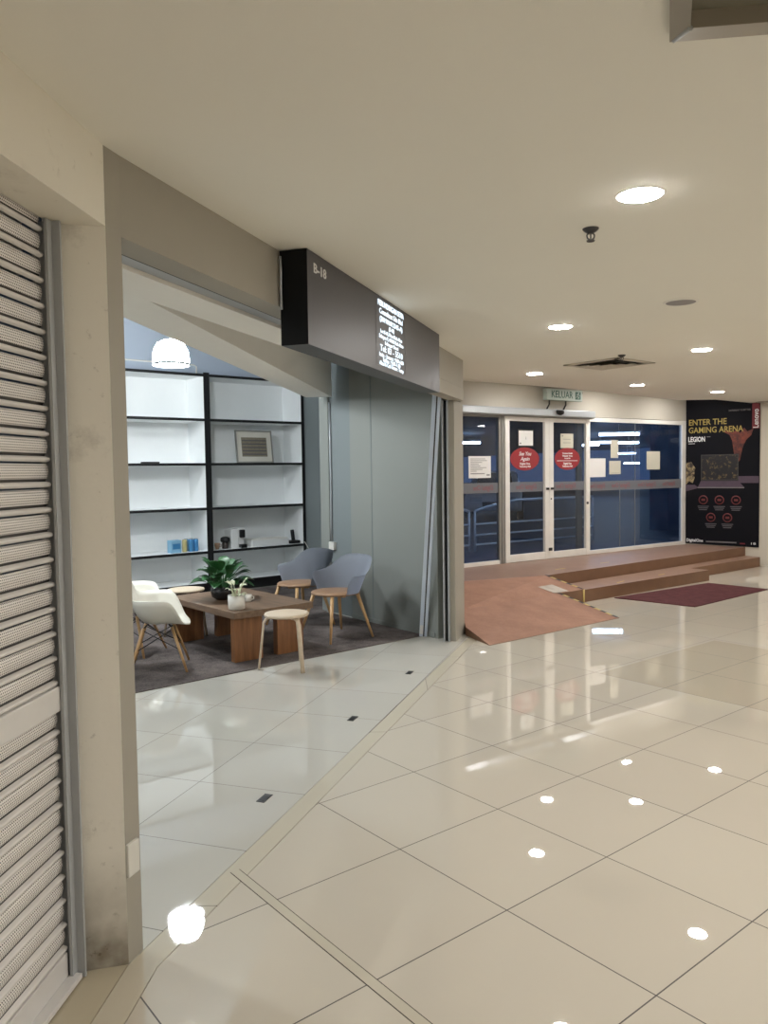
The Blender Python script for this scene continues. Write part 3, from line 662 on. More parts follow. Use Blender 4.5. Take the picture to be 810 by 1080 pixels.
b = MB(); b.xprism([(0.60, 2.17), (0.70, 2.11), (0.74, 2.02), (0.77, 1.80), (0.80, 1.62), (0.86, 1.70), (0.90, 1.90), (0.95, 2.02), (1.03, 2.10), (1.06, 2.20), (0.97, 2.16), (0.92, 2.22), (0.86, 2.14), (0.80, 2.19), (0.74, 2.15), (0.68, 2.19)], y, -0.0195, M['flame']); b.build('flame_picture', None, t)
b = MB(); b.box(0.25, 0.84, y - 0.0006, -0.0196, 1.37, 1.80, M['metal_dark']); b.box(0.265, 0.825, y - 0.0012, -0.0196, 1.39, 1.785, M['battle']); b.xprism([(0.25, 1.365), (0.84, 1.365), (0.93, 1.26), (0.20, 1.25)], y - 0.0006, -0.0196, M['purple']); b.box(0.20, 0.93, y - 0.0012, -0.0196, 1.245, 1.262, M['letter_grey']); b.build('laptop_picture', None, t)
b = MB(); b.box(0.84, 1.15, y, -0.0197, 1.33, 1.44, M['purple']); b.build('desk_picture', None, t)
b = MB(); b.xprism([(0.006, 1.66), (0.09, 1.69), (0.16, 1.58), (0.13, 1.50), (0.15, 1.42), (0.12, 1.33), (0.06, 1.36), (0.006, 1.30)], y, -0.0195, M['armour']); b.xprism([(0.006, 1.30), (0.15, 1.30), (0.22, 1.25), (0.08, 1.21), (0.006, 1.19)], y, -0.0195, M['purple']); b.build('armour_picture', None, t)
ic = [(0.291, 1.05), (0.548, 1.05), (0.806, 1.05), (0.415, 0.76), (0.676, 0.76)]
for (x, z) in ic:
    b = MB(); b.lathe([(0.058, y), (0.075, y), (0.075, -0.0195), (0.058, -0.0195), (0.058, y)], M['ring_red'], 28, (x, 0, z), axis='Y', cap=False)
    b.box(x - 0.03, x + 0.03, y, -0.0195, z - 0.018, z + 0.018, M['ring_red']); b.build('icon_ring', None, t)
    b = MB()
    for q in range(3): b.box(x - 0.09 + 0.012 * q, x + 0.09 - 0.014 * q, y, -0.0195, z - 0.115 - q * 0.028, z - 0.101 - q * 0.028, M['letter_dark'])
    b.build('icon_caption', None, t)
b = MB(); b.text('DigitalOne', 0.07, 0.02, 0.365, y, M['letter_white'], 'LEFT', width=0.27, bold=0.002); b.build('footer_lettering', None, t)
b = MB(); b.box(0.34, 0.82, y, -0.0195, 0.345, 0.365, M['letter_grey']); b.build('footer_line', None, t)
b = MB(); b.box(0.87, 0.95, y, -0.0195, 0.335, 0.355, M['banner_red']); b.build('footer_badge', None, t)
b = MB(); b.text('18', 0.05, 1.07, 0.35, y, M['letter_white'], width=0.07); b.build('age_mark', None, t)

# ------------------------------------------------------------------ ceiling fittings
def downlight(x, y, label, z=ZC):
    t = thing('downlight', label, 'downlight', (x, y, z), 0, 'round recessed downlights')
    b = MB(); b.lathe([(0.079, -0.001), (0.082, -0.004), (0.092, -0.003), (0.094, -0.0005)], M['rim'], 28, cap=False); b.build('rim', None, t)
    b = MB(); b.lathe([(0.060, -0.008), (0.076, -0.006), (0.0775, -0.001)], M['lamp'], 28); b.build('diffuser', None, t)
seen = {(0, 0): 'round white downlight nearest the viewer, behind the small sprinkler', (0, 1): 'round downlight between the shop sign and the air vent',
        (0, 2): 'round downlight just in front of the KELUAR exit sign', (1, 1): 'round downlight on the ceiling right of the air vent',
        (1, 2): 'round downlight over the big glass pane', (2, 2): 'round downlight over the black gaming banner'}
pos = {(0, 0): (0.972, 2.965), (0, 1): (1.28, 5.639), (1, 1): (2.775, 6.825), (0, 2): (1.621, 8.343), (1, 2): (3.128, 9.633), (2, 2): (4.544, 10.63)}
for m_ in range(0, 6):
    for n_ in range(-3, 4):
        x, y = pos.get((m_, n_), (0.972 + 1.49 * m_ + 0.33 * n_, 2.965 + 1.19 * m_ + 2.70 * n_))
        if (m_, n_) in pos: downlight(x, y, seen[(m_, n_)])
        elif (y < 2.7 or x > 0.63 * y + 0.35) and x < 8.6 and y > -3.6 and y < 10.5 and (m_, n_) != (0, -1): downlight(x, y, 'round downlight further along the corridor ceiling')
for (x, y) in ((2.107, 10.12), (3.568, 11.377), (4.80, 12.20)): downlight(x, y, 'round downlight in the raised ceiling strip before the glass front', 2.78)

def sprinkler(x, y, label):
    t = thing('sprinkler', label, 'sprinkler', (x, y, ZC), 0, 'ceiling sprinklers')
    b = MB(); b.lathe([(0.010, -0.022), (0.026, -0.012), (0.034, -0.004), (0.035, -0.0005)], M['metal_dark'], 20); b.build('cover_plate', None, t)
    b = MB()
    for s in (-1, 1): b.tube([(0.008 * s, 0, -0.018), (0.016 * s, 0, -0.028), (0.014 * s, 0, -0.040), (0.004 * s, 0, -0.048)], 0.0035, M['metal_dark'], 6)
    b.tube([(0, 0, -0.02), (0, 0, -0.05)], 0.003, M['metal_dark'], 6); b.build('yoke', None, t)
    b = MB(); b.lathe([(0.016, -0.054), (0.018, -0.050), (0.005, -0.047)], M['metal_dark'], 16); b.build('deflector', None, t)
sprinkler(0.895, 3.37, 'small dark ceiling sprinkler left of the nearest downlight')
sprinkler(2.16, 7.08, 'small dark ceiling sprinkler standing against the air vent')
t = thing('ceiling_speaker', 'flat round grey speaker set in the ceiling', 'speaker', (1.845, 4.858, ZC))
b = MB(); b.lathe([(0.088, -0.006), (0.096, -0.008), (0.104, -0.003), (0.105, -0.0005)], M['rim'], 32, cap=False); b.build('rim', None, t)
b = MB(); b.lathe([(0.02, -0.009), (0.06, -0.008), (0.088, -0.006), (0.088, -0.001)], M['speaker'], 32); b.build('grille', None, t)
t = thing('smoke_disc', 'thin dark disc on the ceiling edge above the banner', 'ceiling disc', (6.02, 12.35, ZC)); b = MB(); b.lathe([(0.11, -0.012), (0.13, -0.006), (0.13, -0.0005)], M['fixture'], 24); b.build('cover', None, t)
t = thing('air_vent', 'square louvred air vent in the ceiling', 'air vent', (2.205, 7.64, ZC), math.radians(-51.16))
b = MB()
for s in range(4):
    r = Matrix.Rotation(s * PI / 2, 3, 'Z')
    vs = b.box(-0.31, 0.31, -0.31, -0.25, -0.010, -0.0005, M['vent'], 0.003)
    for v in vs: v.co = r @ v.co
b.build('vent_frame', None, t)
b = MB(); b.box(-0.25, 0.25, -0.25, 0.25, -0.003, -0.0005, M['vent_dark']); b.build('dark_duct', None, t)
for q in range(3):
    rr = 0.215 - 0.07 * q; b = MB()
    for s in range(4):
        r = Matrix.Rotation(s * PI / 2, 3, 'Z'); V = [Vector((-rr, -rr, -0.022)), Vector((rr, -rr, -0.022)), Vector((rr - 0.045, -rr + 0.045, -0.004)), Vector((-rr + 0.045, -rr + 0.045, -0.004))]
        b._tag([b.b.faces.new([b.b.verts.new(r @ v) for v in V])], M['vent'])
    b.build('louvre', None, t)
t = thing('ceiling_fixture', 'grey metal framed ceiling box with mitred corner at the top edge', 'ceiling fixture', (0.686, 1.885, ZC), 0.0)
b = MB(); L_, W_, d_ = 1.25, 0.62, 0.085
out = [(0, 0), (L_, 0), (L_, -W_), (0, -W_)]; inn = [(q[0] + (0.045 if q[0] == 0 else -0.045), q[1] + (-0.11 if q[1] == 0 else 0.11)) for q in out]
ax, ay = (sin(math.radians(97)), cos(math.radians(97))), (sin(math.radians(20)), cos(math.radians(20)))
sk = lambda q: (q[0] * ax[0] + q[1] * ay[0], q[0] * ax[1] + q[1] * ay[1])
out, inn = [sk(q) for q in out], [sk(q) for q in inn]
for k in range(4):
    a0, a1, c1_, c0_ = out[k], out[(k + 1) % 4], inn[(k + 1) % 4], inn[k]
    top = [(*a0, 0.0), (*a1, 0.0), (*c1_, 0.0), (*c0_, 0.0)]; bot = [(*a0, -0.022), (*a1, -0.022), (*c1_, -0.05), (*c0_, -0.05)]
    vt = [b.b.verts.new(v) for v in top]; vb = [b.b.verts.new(v) for v in bot]
    b._tag([b.b.faces.new(vt), b.b.faces.new(vb[::-1])] + [b.b.faces.new((vt[i], vt[(i + 1) % 4], vb[(i + 1) % 4], vb[i])) for i in range(4)], M['fixture'])
b.build('mitred_frame', None, t)
b = MB(); b.prism([(q[0], q[1]) for q in inn], -0.012, -0.001, M['fixture_dark']); b.build('inner_panel', None, t)
b = MB(); b.tube([(out[0][0] + 0.006, out[0][1] - 0.012, -0.024), (inn[0][0], inn[0][1], -0.05)], 0.006, M['alu'], 6); b.build('corner_bracket', None, t)

# ------------------------------------------------------------------ pendant lamps in the shop
pl0 = thing('pendant_lamp', 'glowing white dome pendant lamp above the bookshelf', 'pendant lamp', (-1.93, 7.2, 2.60), 0, 'dome pendant lamps in the shop')
b = MB(); b.lathe([(0.163, 0.0), (0.163, 0.06), (0.150, 0.13), (0.120, 0.185), (0.07, 0.215), (0.02, 0.225)], M['pendant'], 32); b.build('shade', None, pl0)
b = MB(); b.lathe([(0.163, -0.012), (0.170, -0.006), (0.170, 0.008), (0.1635, 0.012)], M['pend_ring'], 32, cap=False); b.build('bottom_ring', None, pl0)
b = MB(); b.tube([(0, 0, 0.225), (0, 0, 1.075)], 0.004, M['metal_dark'], 6); b.lathe([(0.05, 1.055), (0.05, 1.079)], M['rim'], 16); b.build('cord', None, pl0)
dup(pl0, (-3.4, 4.1, 2.62), 0, 'second dome pendant lamp, behind the near pillar inside the shop')
dup(pl0, (-3.75, 7.9, 2.62), 0, 'third dome pendant lamp, added unseen to brighten the left bookshelf')  # added lamp out of view, brightens the left part of the shelves

# conduits above the shelf and the cable with socket on the column
t = thing('conduit_pipe', 'thin white conduit along the wall above the bookshelf', 'conduit', (*kf(-2.2, 0.565), 3.10), az(KA))
b = MB(); b.tube([(-1.5, 0, 0.0), (1.38, 0, 0.0), (1.42, 0, -0.02), (1.42, 0, -0.14)], 0.011, M['ceramic'], 8); b.build('pipe', None, t)
t = thing('wall_socket', 'white socket box with grey cable on the blue grey shop wall', 'socket', (*fr(rA, 142.3)(-0.40, 0.044), 0), az(142.3))
b = MB(); b.box(-0.05, 0.05, -0.045, 0.0, 0.72, 0.81, M['socket'], 0.008); b.build('socket_box', None, t)
b = MB(); b.tube([(-0.032, -0.012, 2.38), (-0.030, -0.012, 1.9), (-0.026, -0.012, 1.4), (-0.032, -0.014, 1.0), (-0.03, -0.014, 0.81)], 0.011, M['alu'], 8); b.build('cable', None, t)

# ------------------------------------------------------------------ bookshelves
def bookshelf(xa, xb, label):
    t = thing('bookshelf', label, 'bookshelf', (*kf(xa), 0), az(KA), 'black framed white bookshelves')
    w = xb - xa; e = 0.04; dp = 0.52
    b = MB(); b.box(0.004, w - 0.004, 0.03, dp, 0.009, 0.13, M['black']); b.build('plinth', None, t)
    b = MB(); b.box(0, w, dp, dp + 0.015, 0.13, 2.93, M['shelf_white']); b.build('back_panel', None, t)
    for x in (0, w - e):
        b = MB(); b.box(x, x + e, 0.012, dp, 0.13, 2.91, M['shelf_white']); b.box(x, x + e, 0.0, 0.0118, 0.009, 2.93, M['black']); b.build('side_panel', None, t)
    for z in (0.145, 0.57, 1.15, 1.74, 2.325, 2.91):
        b = MB(); b.box(e, w - e, 0.012, dp, z - 0.034, z, M['shelf_white']); b.box(e, w - e, 0.0, 0.0118, z - 0.034, z, M['black']); b.build('shelf_board', None, t)
    return t
bookshelf(-0.91, 0.60, 'tall black edged white bookshelf holding the framed print')
bookshelf(-2.42, -0.912, 'tall black edged white bookshelf with blue cans under the pendant lamp')
bookshelf(-3.93, -2.422, 'tall black edged white bookshelf hidden by the near pillar')

def on_shelf(x, y, z): return (*kf(x, y), z)
t = thing('drink_carton', 'pale blue carton beside the blue cans on the shelf', 'carton', on_shelf(-1.36, 0.13, 0.571), az(KA - 8))
b = MB(); b.box(-0.08, 0.07, -0.05, 0.05, 0, 0.165, M['can_pale'], 0.004); b.build('carton_body', None, t)
b = MB(); b.box(-0.06, 0.05, -0.052, -0.0505, 0.05, 0.12, M['can_blue']); b.build('printed_panel', None, t)
cans = [(-1.225, 0.12, 'can_gold', 'pale gold drink can next to the pale blue carton'), (-1.165, 0.20, 'can_pale', 'pale drink can standing behind the gold can'), (-1.135, 0.12, 'can_blue', 'middle blue drink can right of the gold can'),
        (-1.062, 0.13, 'can_blue', 'blue drink can at the right end of the row'), (-1.09, 0.21, 'can_pale', 'pale blue can at the back right of the row')]
for x, y, m, lb in cans:
    t = thing('drink_can', lb, 'can', on_shelf(x, y, 0.571), az(KA), 'drink cans on the left bookshelf')
    b = MB(); b.lathe([(0.026, 0), (0.033, 0.008), (0.033, 0.15), (0.027, 0.163)], M[m], 18); b.build('can_body', None, t)
    b = MB(); b.lathe([(0.027, 0.1635), (0.026, 0.168)], M['silver'], 18); b.build('can_top', None, t)
t = tag(box_obj('cloth_bundle', M['metal_dark'], kf(-1.65, 0.15), KA, (-0.11, 0.11, -0.05, 0.05, 0.0, 0.02), 0.008, 1.741), 'small flat dark item lying on the empty left shelf', 'item')
t = thing('picture_frame', 'framed print in a cream mount leaning on the right bookshelf', 'picture', on_shelf(-0.41, 0.14, 1.741), az(KA))
R_ = Matrix.Rotation(-0.12, 3, 'X')
def leanbox(bm, x0, x1, y0, y1, z0, z1, m):
    bm.box(x0, x1, y0, y1, z0, z1, m, 0, R_, (0, 0, 0))
b = MB()
for q in ((0, 0.58, 0, 0.02), (0, 0.58, 0.44, 0.46), (0, 0.02, 0.02, 0.44), (0.56, 0.58, 0.02, 0.44)): leanbox(b, q[0], q[1], 0, 0.02, q[2], q[3], M['silver'])
b.build('frame', None, t)
b = MB(); leanbox(b, 0.02, 0.56, 0.008, 0.016, 0.02, 0.44, M['mount']); b.build('mount', None, t)
b = MB(); leanbox(b, 0.09, 0.49, 0.005, 0.0078, 0.09, 0.36, M['picture'])
for q in range(5): leanbox(b, 0.10, 0.48, 0.003, 0.0052, 0.115 + 0.048 * q, 0.130 + 0.048 * q, M['letter_dark'])
b.build('print', None, t)
t = thing('coffee_machine', 'white and black capsule coffee machine on the right bookshelf', 'coffee machine', on_shelf(-0.55, 0.12, 0.571), az(KA))
b = MB(); b.box(0.0, 0.11, -0.02, 0.20, 0, 0.26, M['plastic_white'], 0.012); b.build('body', None, t)
b = MB(); b.box(0.112, 0.205, -0.01, 0.20, 0.0, 0.275, M['plastic_white'], 0.012); b.build('water_tank', None, t)
b = MB(); b.box(0.122, 0.20, -0.05, -0.0105, 0.14, 0.25, M['black'], 0.01); b.build('brew_head', None, t)
b = MB(); b.box(0.115, 0.205, -0.09, -0.0105, 0.0, 0.05, M['black'], 0.008); b.build('drip_tray', None, t)
t = thing('glass_jar', 'dark jar with black lid left of the coffee machine', 'jar', on_shelf(-0.63, 0.13, 0.571), az(KA))
b = MB(); b.lathe([(0.04, 0), (0.045, 0.01), (0.045, 0.08), (0.035, 0.09)], M['glass_jar'], 20); b.build('jar_body', None, t)
b = MB(); b.lathe([(0.052, 0.0905), (0.066, 0.11), (0.062, 0.15), (0.03, 0.165)], M['black'], 20); b.build('lid', None, t)
t = thing('coffee_cup', 'small brown cup at the left end beside the dark jar', 'cup', on_shelf(-0.75, 0.13, 0.571), az(KA))
b = MB(); b.lathe([(0.022, 0), (0.036, 0.05), (0.038, 0.085), (0.034, 0.085), (0.02, 0.01)], M['brown_jar'], 18); b.build('cup_body', None, t)
b = MB(); b.tube([(0.036, 0, 0.07), (0.058, 0, 0.06), (0.055, 0, 0.03), (0.033, 0, 0.03)], 0.005, M['brown_jar'], 6); b.build('handle', None, t)
t = thing('storage_tray', 'flat white box beside the telephone on the right bookshelf', 'box', on_shelf(-0.24, 0.08, 0.571), az(KA))
b = MB(); b.box(0, 0.60, 0, 0.28, 0, 0.085, M['plastic_white'], 0.01); b.build('tray_body', None, t)
b = MB(); b.box(0.01, 0.59, 0.01, 0.27, 0.086, 0.10, M['ceramic'], 0.004); b.build('lid', None, t)
t = thing('telephone', 'black cordless telephone on its cradle at the shelf end', 'telephone', on_shelf(0.47, 0.13, 0.571), az(KA))
b = MB(); b.box(-0.09, 0.08, -0.06, 0.07, 0, 0.045, M['black'], 0.012); b.build('cradle', None, t)
b = MB(); b.box(-0.03, 0.025, -0.01, 0.02, 0.04, 0.20, M['black'], 0.010, Matrix.Rotation(-0.2, 3, 'X'), (0, 0, 0.04)); b.build('handset', None, t)
b = MB(); b.tube([(0.07, 0.02, 0.012), (0.10, -0.14, 0.02), (0.16, -0.17, -0.1), (0.17, -0.165, -0.25)], 0.006, M['ceramic'], 6); b.build('cord', None, t)

# ------------------------------------------------------------------ coffee table
TT = (-1.252, 6.40); TB = 139.5
t = thing('coffee_table', 'low brown wooden coffee table on slab legs', 'coffee table', (*TT, 0.008), az(TB - 180))   # x to the far end, y towards the left
tfm = fr(TT, TB - 180)
b = MB(); b.box(0, 1.24, -0.80, 0.0, 0.375, 0.432, M['oak'], 0.004); b.build('tabletop', None, t)
for x in (0.05, 1.12):
    for y in (-0.30, -0.72):
        b = MB(); b.box(x, x + 0.07, y, y + 0.27, 0.0, 0.3745, M['oak_leg'], 0.003); b.build('leg', None, t)
TZ = 0.4405
def leaf(bm, base, tip, width, droop, m, n=7):
    base, tip = Vector(base), Vector(tip); d = tip - base; L = d.length; sidev = d.cross(Vector((0, 0, 1))).normalized()
    def fn(u, v):
        w = width * (sin(PI * min(1, u * 0.94 + 0.06)) ** 0.8) * (1 - 0.25 * u)
        c = base + d * u + Vector((0, 0, droop * (u * (1 - u)) * 4 - 0.25 * droop * u * u))
        s = (v - 0.5) * 2
        return c + sidev * (s * w) + Vector((0, 0, 0.25 * w * abs(s)))
    bm.grid(fn, n, 4, m)
rnd = random.Random(3)
t = thing('potted_plant', 'bushy green leafy plant in a black pot on the coffee table', 'plant', (-1.49, 7.12, TZ))
b = MB(); b.lathe([(0.06, 0), (0.10, 0.03), (0.112, 0.075), (0.105, 0.12), (0.095, 0.12), (0.09, 0.10)], M['ceramic_black'], 28, cap=True); b.build('pot', None, t)
b = MB(); b.lathe([(0.092, 0.102), (0.03, 0.112)], M['soil'], 20); b.build('soil', None, t)
b = MB()
for k in range(42):
    a = k * 2.4 + rnd.uniform(-.3, .3); el = 0.05 + 0.95 * ((k * 11) % 42) / 42.0
    r1 = 0.05 + 0.10 * (1 - el * 0.6); h1 = 0.13 + 0.17 * el + rnd.uniform(-.02, .02)
    p0 = Vector((0.03 * cos(a), 0.03 * sin(a), 0.10)); p1 = Vector((r1 * cos(a), r1 * sin(a), h1))
    Lf = rnd.uniform(0.13, 0.19); p2 = p1 + Vector((cos(a) * Lf * (1.05 - 0.5 * el), sin(a) * Lf * (1.05 - 0.5 * el), Lf * (el * 0.75 - 0.12)))
    b.tube([p0, (p0 + p1) / 2 + Vector((0, 0, 0.03)), p1], 0.004, M['leaf'], 5)
    leaf(b, p1, p2, rnd.uniform(0.052, 0.072), 0.02, M['leaf'])
b.build('foliage', None, t)
t = thing('potted_succulent', 'pale variegated plant in a white cylinder pot near the table corner', 'plant', (-1.268, 6.60, TZ))
b = MB(); b.lathe([(0.062, 0), (0.070, 0.004), (0.072, 0.12), (0.066, 0.12), (0.064, 0.105)], M['ceramic'], 28); b.build('pot', None, t)
b = MB(); b.lathe([(0.064, 0.106), (0.02, 0.110)], M['soil'], 18); b.build('soil', None, t)
b = MB()
for k in range(16):
    a = k * 2.4; el = (k % 5) / 4.0; p0 = Vector((0.02 * cos(a), 0.02 * sin(a), 0.105)); p1 = Vector((0.045 * cos(a), 0.045 * sin(a), 0.13 + 0.07 * el))
    p2 = p1 + Vector((cos(a) * 0.055, sin(a) * 0.055, 0.045 * (el - 0.2))); b.tube([p0, p1], 0.003, M['leaf_pale'], 5); leaf(b, p1, p2, 0.022, 0.01, M['leaf_pale'], 5)
b.tube([(0.02, 0.0, 0.11), (0.04, 0.01, 0.19), (0.075, 0.02, 0.25)], 0.005, M['leaf_pale'], 5); leaf(b, (0.05, 0.01, 0.20), (0.10, 0.03, 0.27), 0.02, 0.01, M['leaf_pale'], 5)
b.build('foliage', None, t)
t = thing('small_cup', 'small white cup behind the white cylinder pot', 'cup', (-1.235, 6.98, TZ))
b = MB(); b.lathe([(0.024, 0), (0.032, 0.01), (0.034, 0.062), (0.030, 0.062), (0.027, 0.012)], M['ceramic'], 20); b.build('cup_body', None, t)
b = MB(); b.tube([(0.032, 0, 0.05), (0.050, 0, 0.042), (0.048, 0, 0.022), (0.030, 0, 0.018)], 0.004, M['ceramic'], 6); b.build('handle', None, t)

# ------------------------------------------------------------------ stools
s0 = thing('stool', 'round birch stool with bent legs in front of the coffee table', 'stool', (-0.803, 6.285, 0.0085), 0.0, 'birch stools')
b = MB(); b.lathe([(0.165, 0.425), (0.178, 0.430), (0.182, 0.440), (0.178, 0.450), (0.16, 0.453)], M['birch'], 36); b.build('seat', None, s0)
for k in range(3):
    a = math.radians(188 + 120 * k); ca, sa = cos(a), sin(a)
    b = MB(); b.tube([(0.07 * ca, 0.07 * sa, 0.415), (0.14 * ca, 0.14 * sa, 0.414), (0.168 * ca, 0.168 * sa, 0.405), (0.187 * ca, 0.187 * sa, 0.375), (0.192 * ca, 0.192 * sa, 0.32), (0.232 * ca, 0.232 * sa, 0.0)], 0.02, M['birch'], 8, flat=(0.019, 0.010)); b.build('leg', None, s0)
dup(s0, (-1.98, 7.70, 0.0085), az(60), 'round birch stool half hidden behind the coffee table')

# ------------------------------------------------------------------ blue shell armchairs
def blue_chair(loc, face, label):
    t = thing('armchair', label, 'armchair', loc, az(face), 'grey blue shell armchairs')          # +X is the way it faces
    def fn(u, v):
        th = (u - 0.5) * 2 * math.radians(102)                # 0 at the back
        k = abs(th) / math.radians(102)
        top = 0.345 - 0.165 * (1 / (1 + math.exp(-(k - 0.50) * 13))) - 0.05 * max(0, (k - 0.92) / 0.08) ** 2
        h = v * top
        r = 0.225 + 0.075 * (h / 0.345) ** 0.8 + 0.022 * max(0, sin(PI * k)) * v
        flare = 0.03 * v * v
        x = -cos(th) * (r + flare) * 0.98; y = sin(th) * (r + flare) * 1.06
        lip = 0.018 * max(0, v - 0.85) / 0.15
        return Vector((x * (1 + lip), y * (1 + lip), 0.432 + h))
    b = MB(); b.grid(fn, 44, 12, M['shell_blue'], 0.010); b.build('shell', None, t)
    b = MB(); b.lathe([(0.20, 0.418), (0.232, 0.424), (0.236, 0.436), (0.225, 0.446), (0.1, 0.449)], M['seat_wood'], 36); b.build('seat', None, t)
    for sx in (-1, 1):
        for sy in (-1, 1):
            b = MB(); b.tube([(0.15 * sx, 0.15 * sy, 0.417), (0.252 * sx, 0.252 * sy, 0.0)], 0.019, M['beech'], 10, 0.011); b.build('leg', None, t)
    b = MB(); b.box(-0.14, 0.14, -0.018, 0.018, 0.395, 0.417, M['beech'], 0.004); b.box(-0.018, 0.018, -0.14, -0.0185, 0.395, 0.417, M['beech'], 0.003); b.box(-0.018, 0.018, 0.0185, 0.14, 0.395, 0.417, M['beech'], 0.003); b.build('cross_rail', None, t)
    return t
c0 = blue_chair((-0.478, 7.458, 0.0085), 230, 'grey blue shell armchair nearest the blue grey wall panel, right of the stool')
dup(c0, (-0.89, 8.08, 0.0085), az(226), 'grey blue shell armchair below the white wall socket')

# ------------------------------------------------------------------ white shell armchairs
def white_chair(loc, face, label):
    t = thing('shell_chair', label, 'chair', loc, az(face), 'white shell chairs')
    def fn(u, v):
        th = (u - 0.5) * 2 * PI                               # 0 at the back, +-pi at the front
        k = abs(th) / PI
        rim = 0.40 * math.exp(-(k / 0.20) ** 4) + 0.215 * math.exp(-((k - 0.42) / 0.30) ** 6)
        rim = min(rim, 0.40) - 0.035 * max(0, (k - 0.78) / 0.22)
        R = 0.27 + 0.03 * sin(PI * k)
        t_ = v
        x = -cos(th) * R * (t_ ** 0.8) * (1.0 if k < 0.5 else 0.92); y = sin(th) * R * 1.10 * (t_ ** 0.75)
        z = 0.372 + rim * t_ ** 2.6 + 0.01 * t_
        return Vector((x, y, z))
    b = MB(); b.grid(fn, 56, 12, M['shell_white'])
    bmesh.ops.remove_doubles(b.b, verts=b.b.verts[:], dist=0.0006)
    bmesh.ops.recalc_face_normals(b.b, faces=b.b.faces[:])
    r = bmesh.ops.solidify(b.b, geom=b.b.faces[:], thickness=0.009)
    for f in b.b.faces: f.smooth = True
    b.build('shell', None, t)
    for sx in (-1, 1):
        for sy in (-1, 1):
            b = MB(); b.tube([(0.11 * sx, 0.10 * sy, 0.35), (0.225 * sx, 0.215 * sy, 0.0)], 0.014, M['beech'], 10, 0.010); b.build('leg', None, t)
    b = MB()
    T = lambda sx, sy, k: (0.11 * sx + 0.115 * sx * k, 0.10 * sy + 0.115 * sy * k, 0.35 * (1 - k))
    for q in (((-1, -1), (1, -1)), ((1, -1), (1, 1)), ((1, 1), (-1, 1)), ((-1, 1), (-1, -1))):
        for (k0, k1) in ((0.05, 0.5), (0.5, 0.05)): b.tube([T(*q[0], k0), T(*q[1], k1)], 0.004, M['black'], 6)
        b.tube([T(*q[0], 0.0), (0.07 * q[0][0], 0.07 * q[0][1], 0.386)], 0.006, M['black'], 6)
    b.build('wire_brace', None, t)
    return t
c1 = white_chair((-1.86, 6.34, 0.0085), 78, 'white shell chair on wooden legs beside the near pillar')
dup(c1, (-2.27, 6.90, 0.0085), az(100), 'white shell chair mostly hidden behind the nearer white chair')

# ------------------------------------------------------------------ small floor boxes and drains along the opening
for (x, y, lb) in ((-0.605, 3.746, 'dark floor drain nearest the near pillar'), (-0.221, 4.964, 'dark floor drain in the middle of the shop opening'), (0.185, 6.098, 'dark floor drain nearest the far pillar')):
    t = thing('floor_drain', lb, 'drain', (x, y, 0.0), az(WA), 'dark floor drains along the opening')
    b = MB(); b.box(-0.048, 0.048, -0.022, 0.022, 0.0004, 0.003, M['metal_dark'], 0.001); b.build('cover_plate', None, t)
    b = MB(); b.box(-0.034, 0.02, -0.013, 0.013, 0.0031, 0.0042, M['black']); b.build('slot', None, t)

# ------------------------------------------------------------------ outside, seen through the glass
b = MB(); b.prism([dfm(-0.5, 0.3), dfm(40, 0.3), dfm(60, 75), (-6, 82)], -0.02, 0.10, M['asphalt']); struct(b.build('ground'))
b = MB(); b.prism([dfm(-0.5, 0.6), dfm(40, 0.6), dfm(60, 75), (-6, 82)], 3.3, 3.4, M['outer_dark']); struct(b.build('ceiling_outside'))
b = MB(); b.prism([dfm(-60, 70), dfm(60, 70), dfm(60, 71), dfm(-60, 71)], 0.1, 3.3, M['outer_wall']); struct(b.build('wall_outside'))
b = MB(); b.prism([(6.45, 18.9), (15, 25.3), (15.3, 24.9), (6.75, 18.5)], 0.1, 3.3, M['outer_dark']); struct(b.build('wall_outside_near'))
for (px, D, zz, lb, ln) in ((0.104, 37.0, 2.9, 'fluorescent tube seen through the pane beside the far pillar', 1.5), (0.302, 30.0, 2.9, 'longest fluorescent tube seen through the big pane', 1.5), (0.278, 39.0, 2.9, 'fluorescent tube seen beside the second door leaf', 1.6),
                        (0.314, 40.0, 2.9, 'fluorescent tube seen right below the longest tube', 1.0), (0.312, 60.0, 2.75, 'far short fluorescent tube, second from the lowest on the big pane', 1.3), (0.318, 62.0, 2.0, 'far lowest fluorescent tube on the big pane', 1.2), (0.262, 43.0, 2.9, 'fluorescent tube seen through the second door leaf', 1.2), (0.287, 22.7, 3.16, 'fluorescent tube above the outside driveway, level with the top of the glass', 0.85), (0.15, 12.65, 3.2, 'added unseen fluorescent tube outside, lighting the grey railings', 1.3), (0.262, 13.7, 3.2, 'added unseen fluorescent tube outside, over the door side of the big pane', 1.3)):  # last two tubes are added behind the header to light railings and car
    t = thing('fluorescent_tube', lb, 'fluorescent light', (px * D, D, zz), az(95), 'fluorescent tubes outside')
    b = MB(); b.tube([(-ln / 2, 0, 0), (ln / 2, 0, 0)], 0.05, M['tube'], 8); b.build('tube', None, t)
    b = MB(); b.box(-ln / 2 - 0.03, ln / 2 + 0.03, -0.08, 0.08, 0.075, 0.13, M['rim']); b.box(-0.02, 0.02, -0.02, 0.02, 0.13, 3.30 - zz, M['rim']); b.build('housing', None, t)
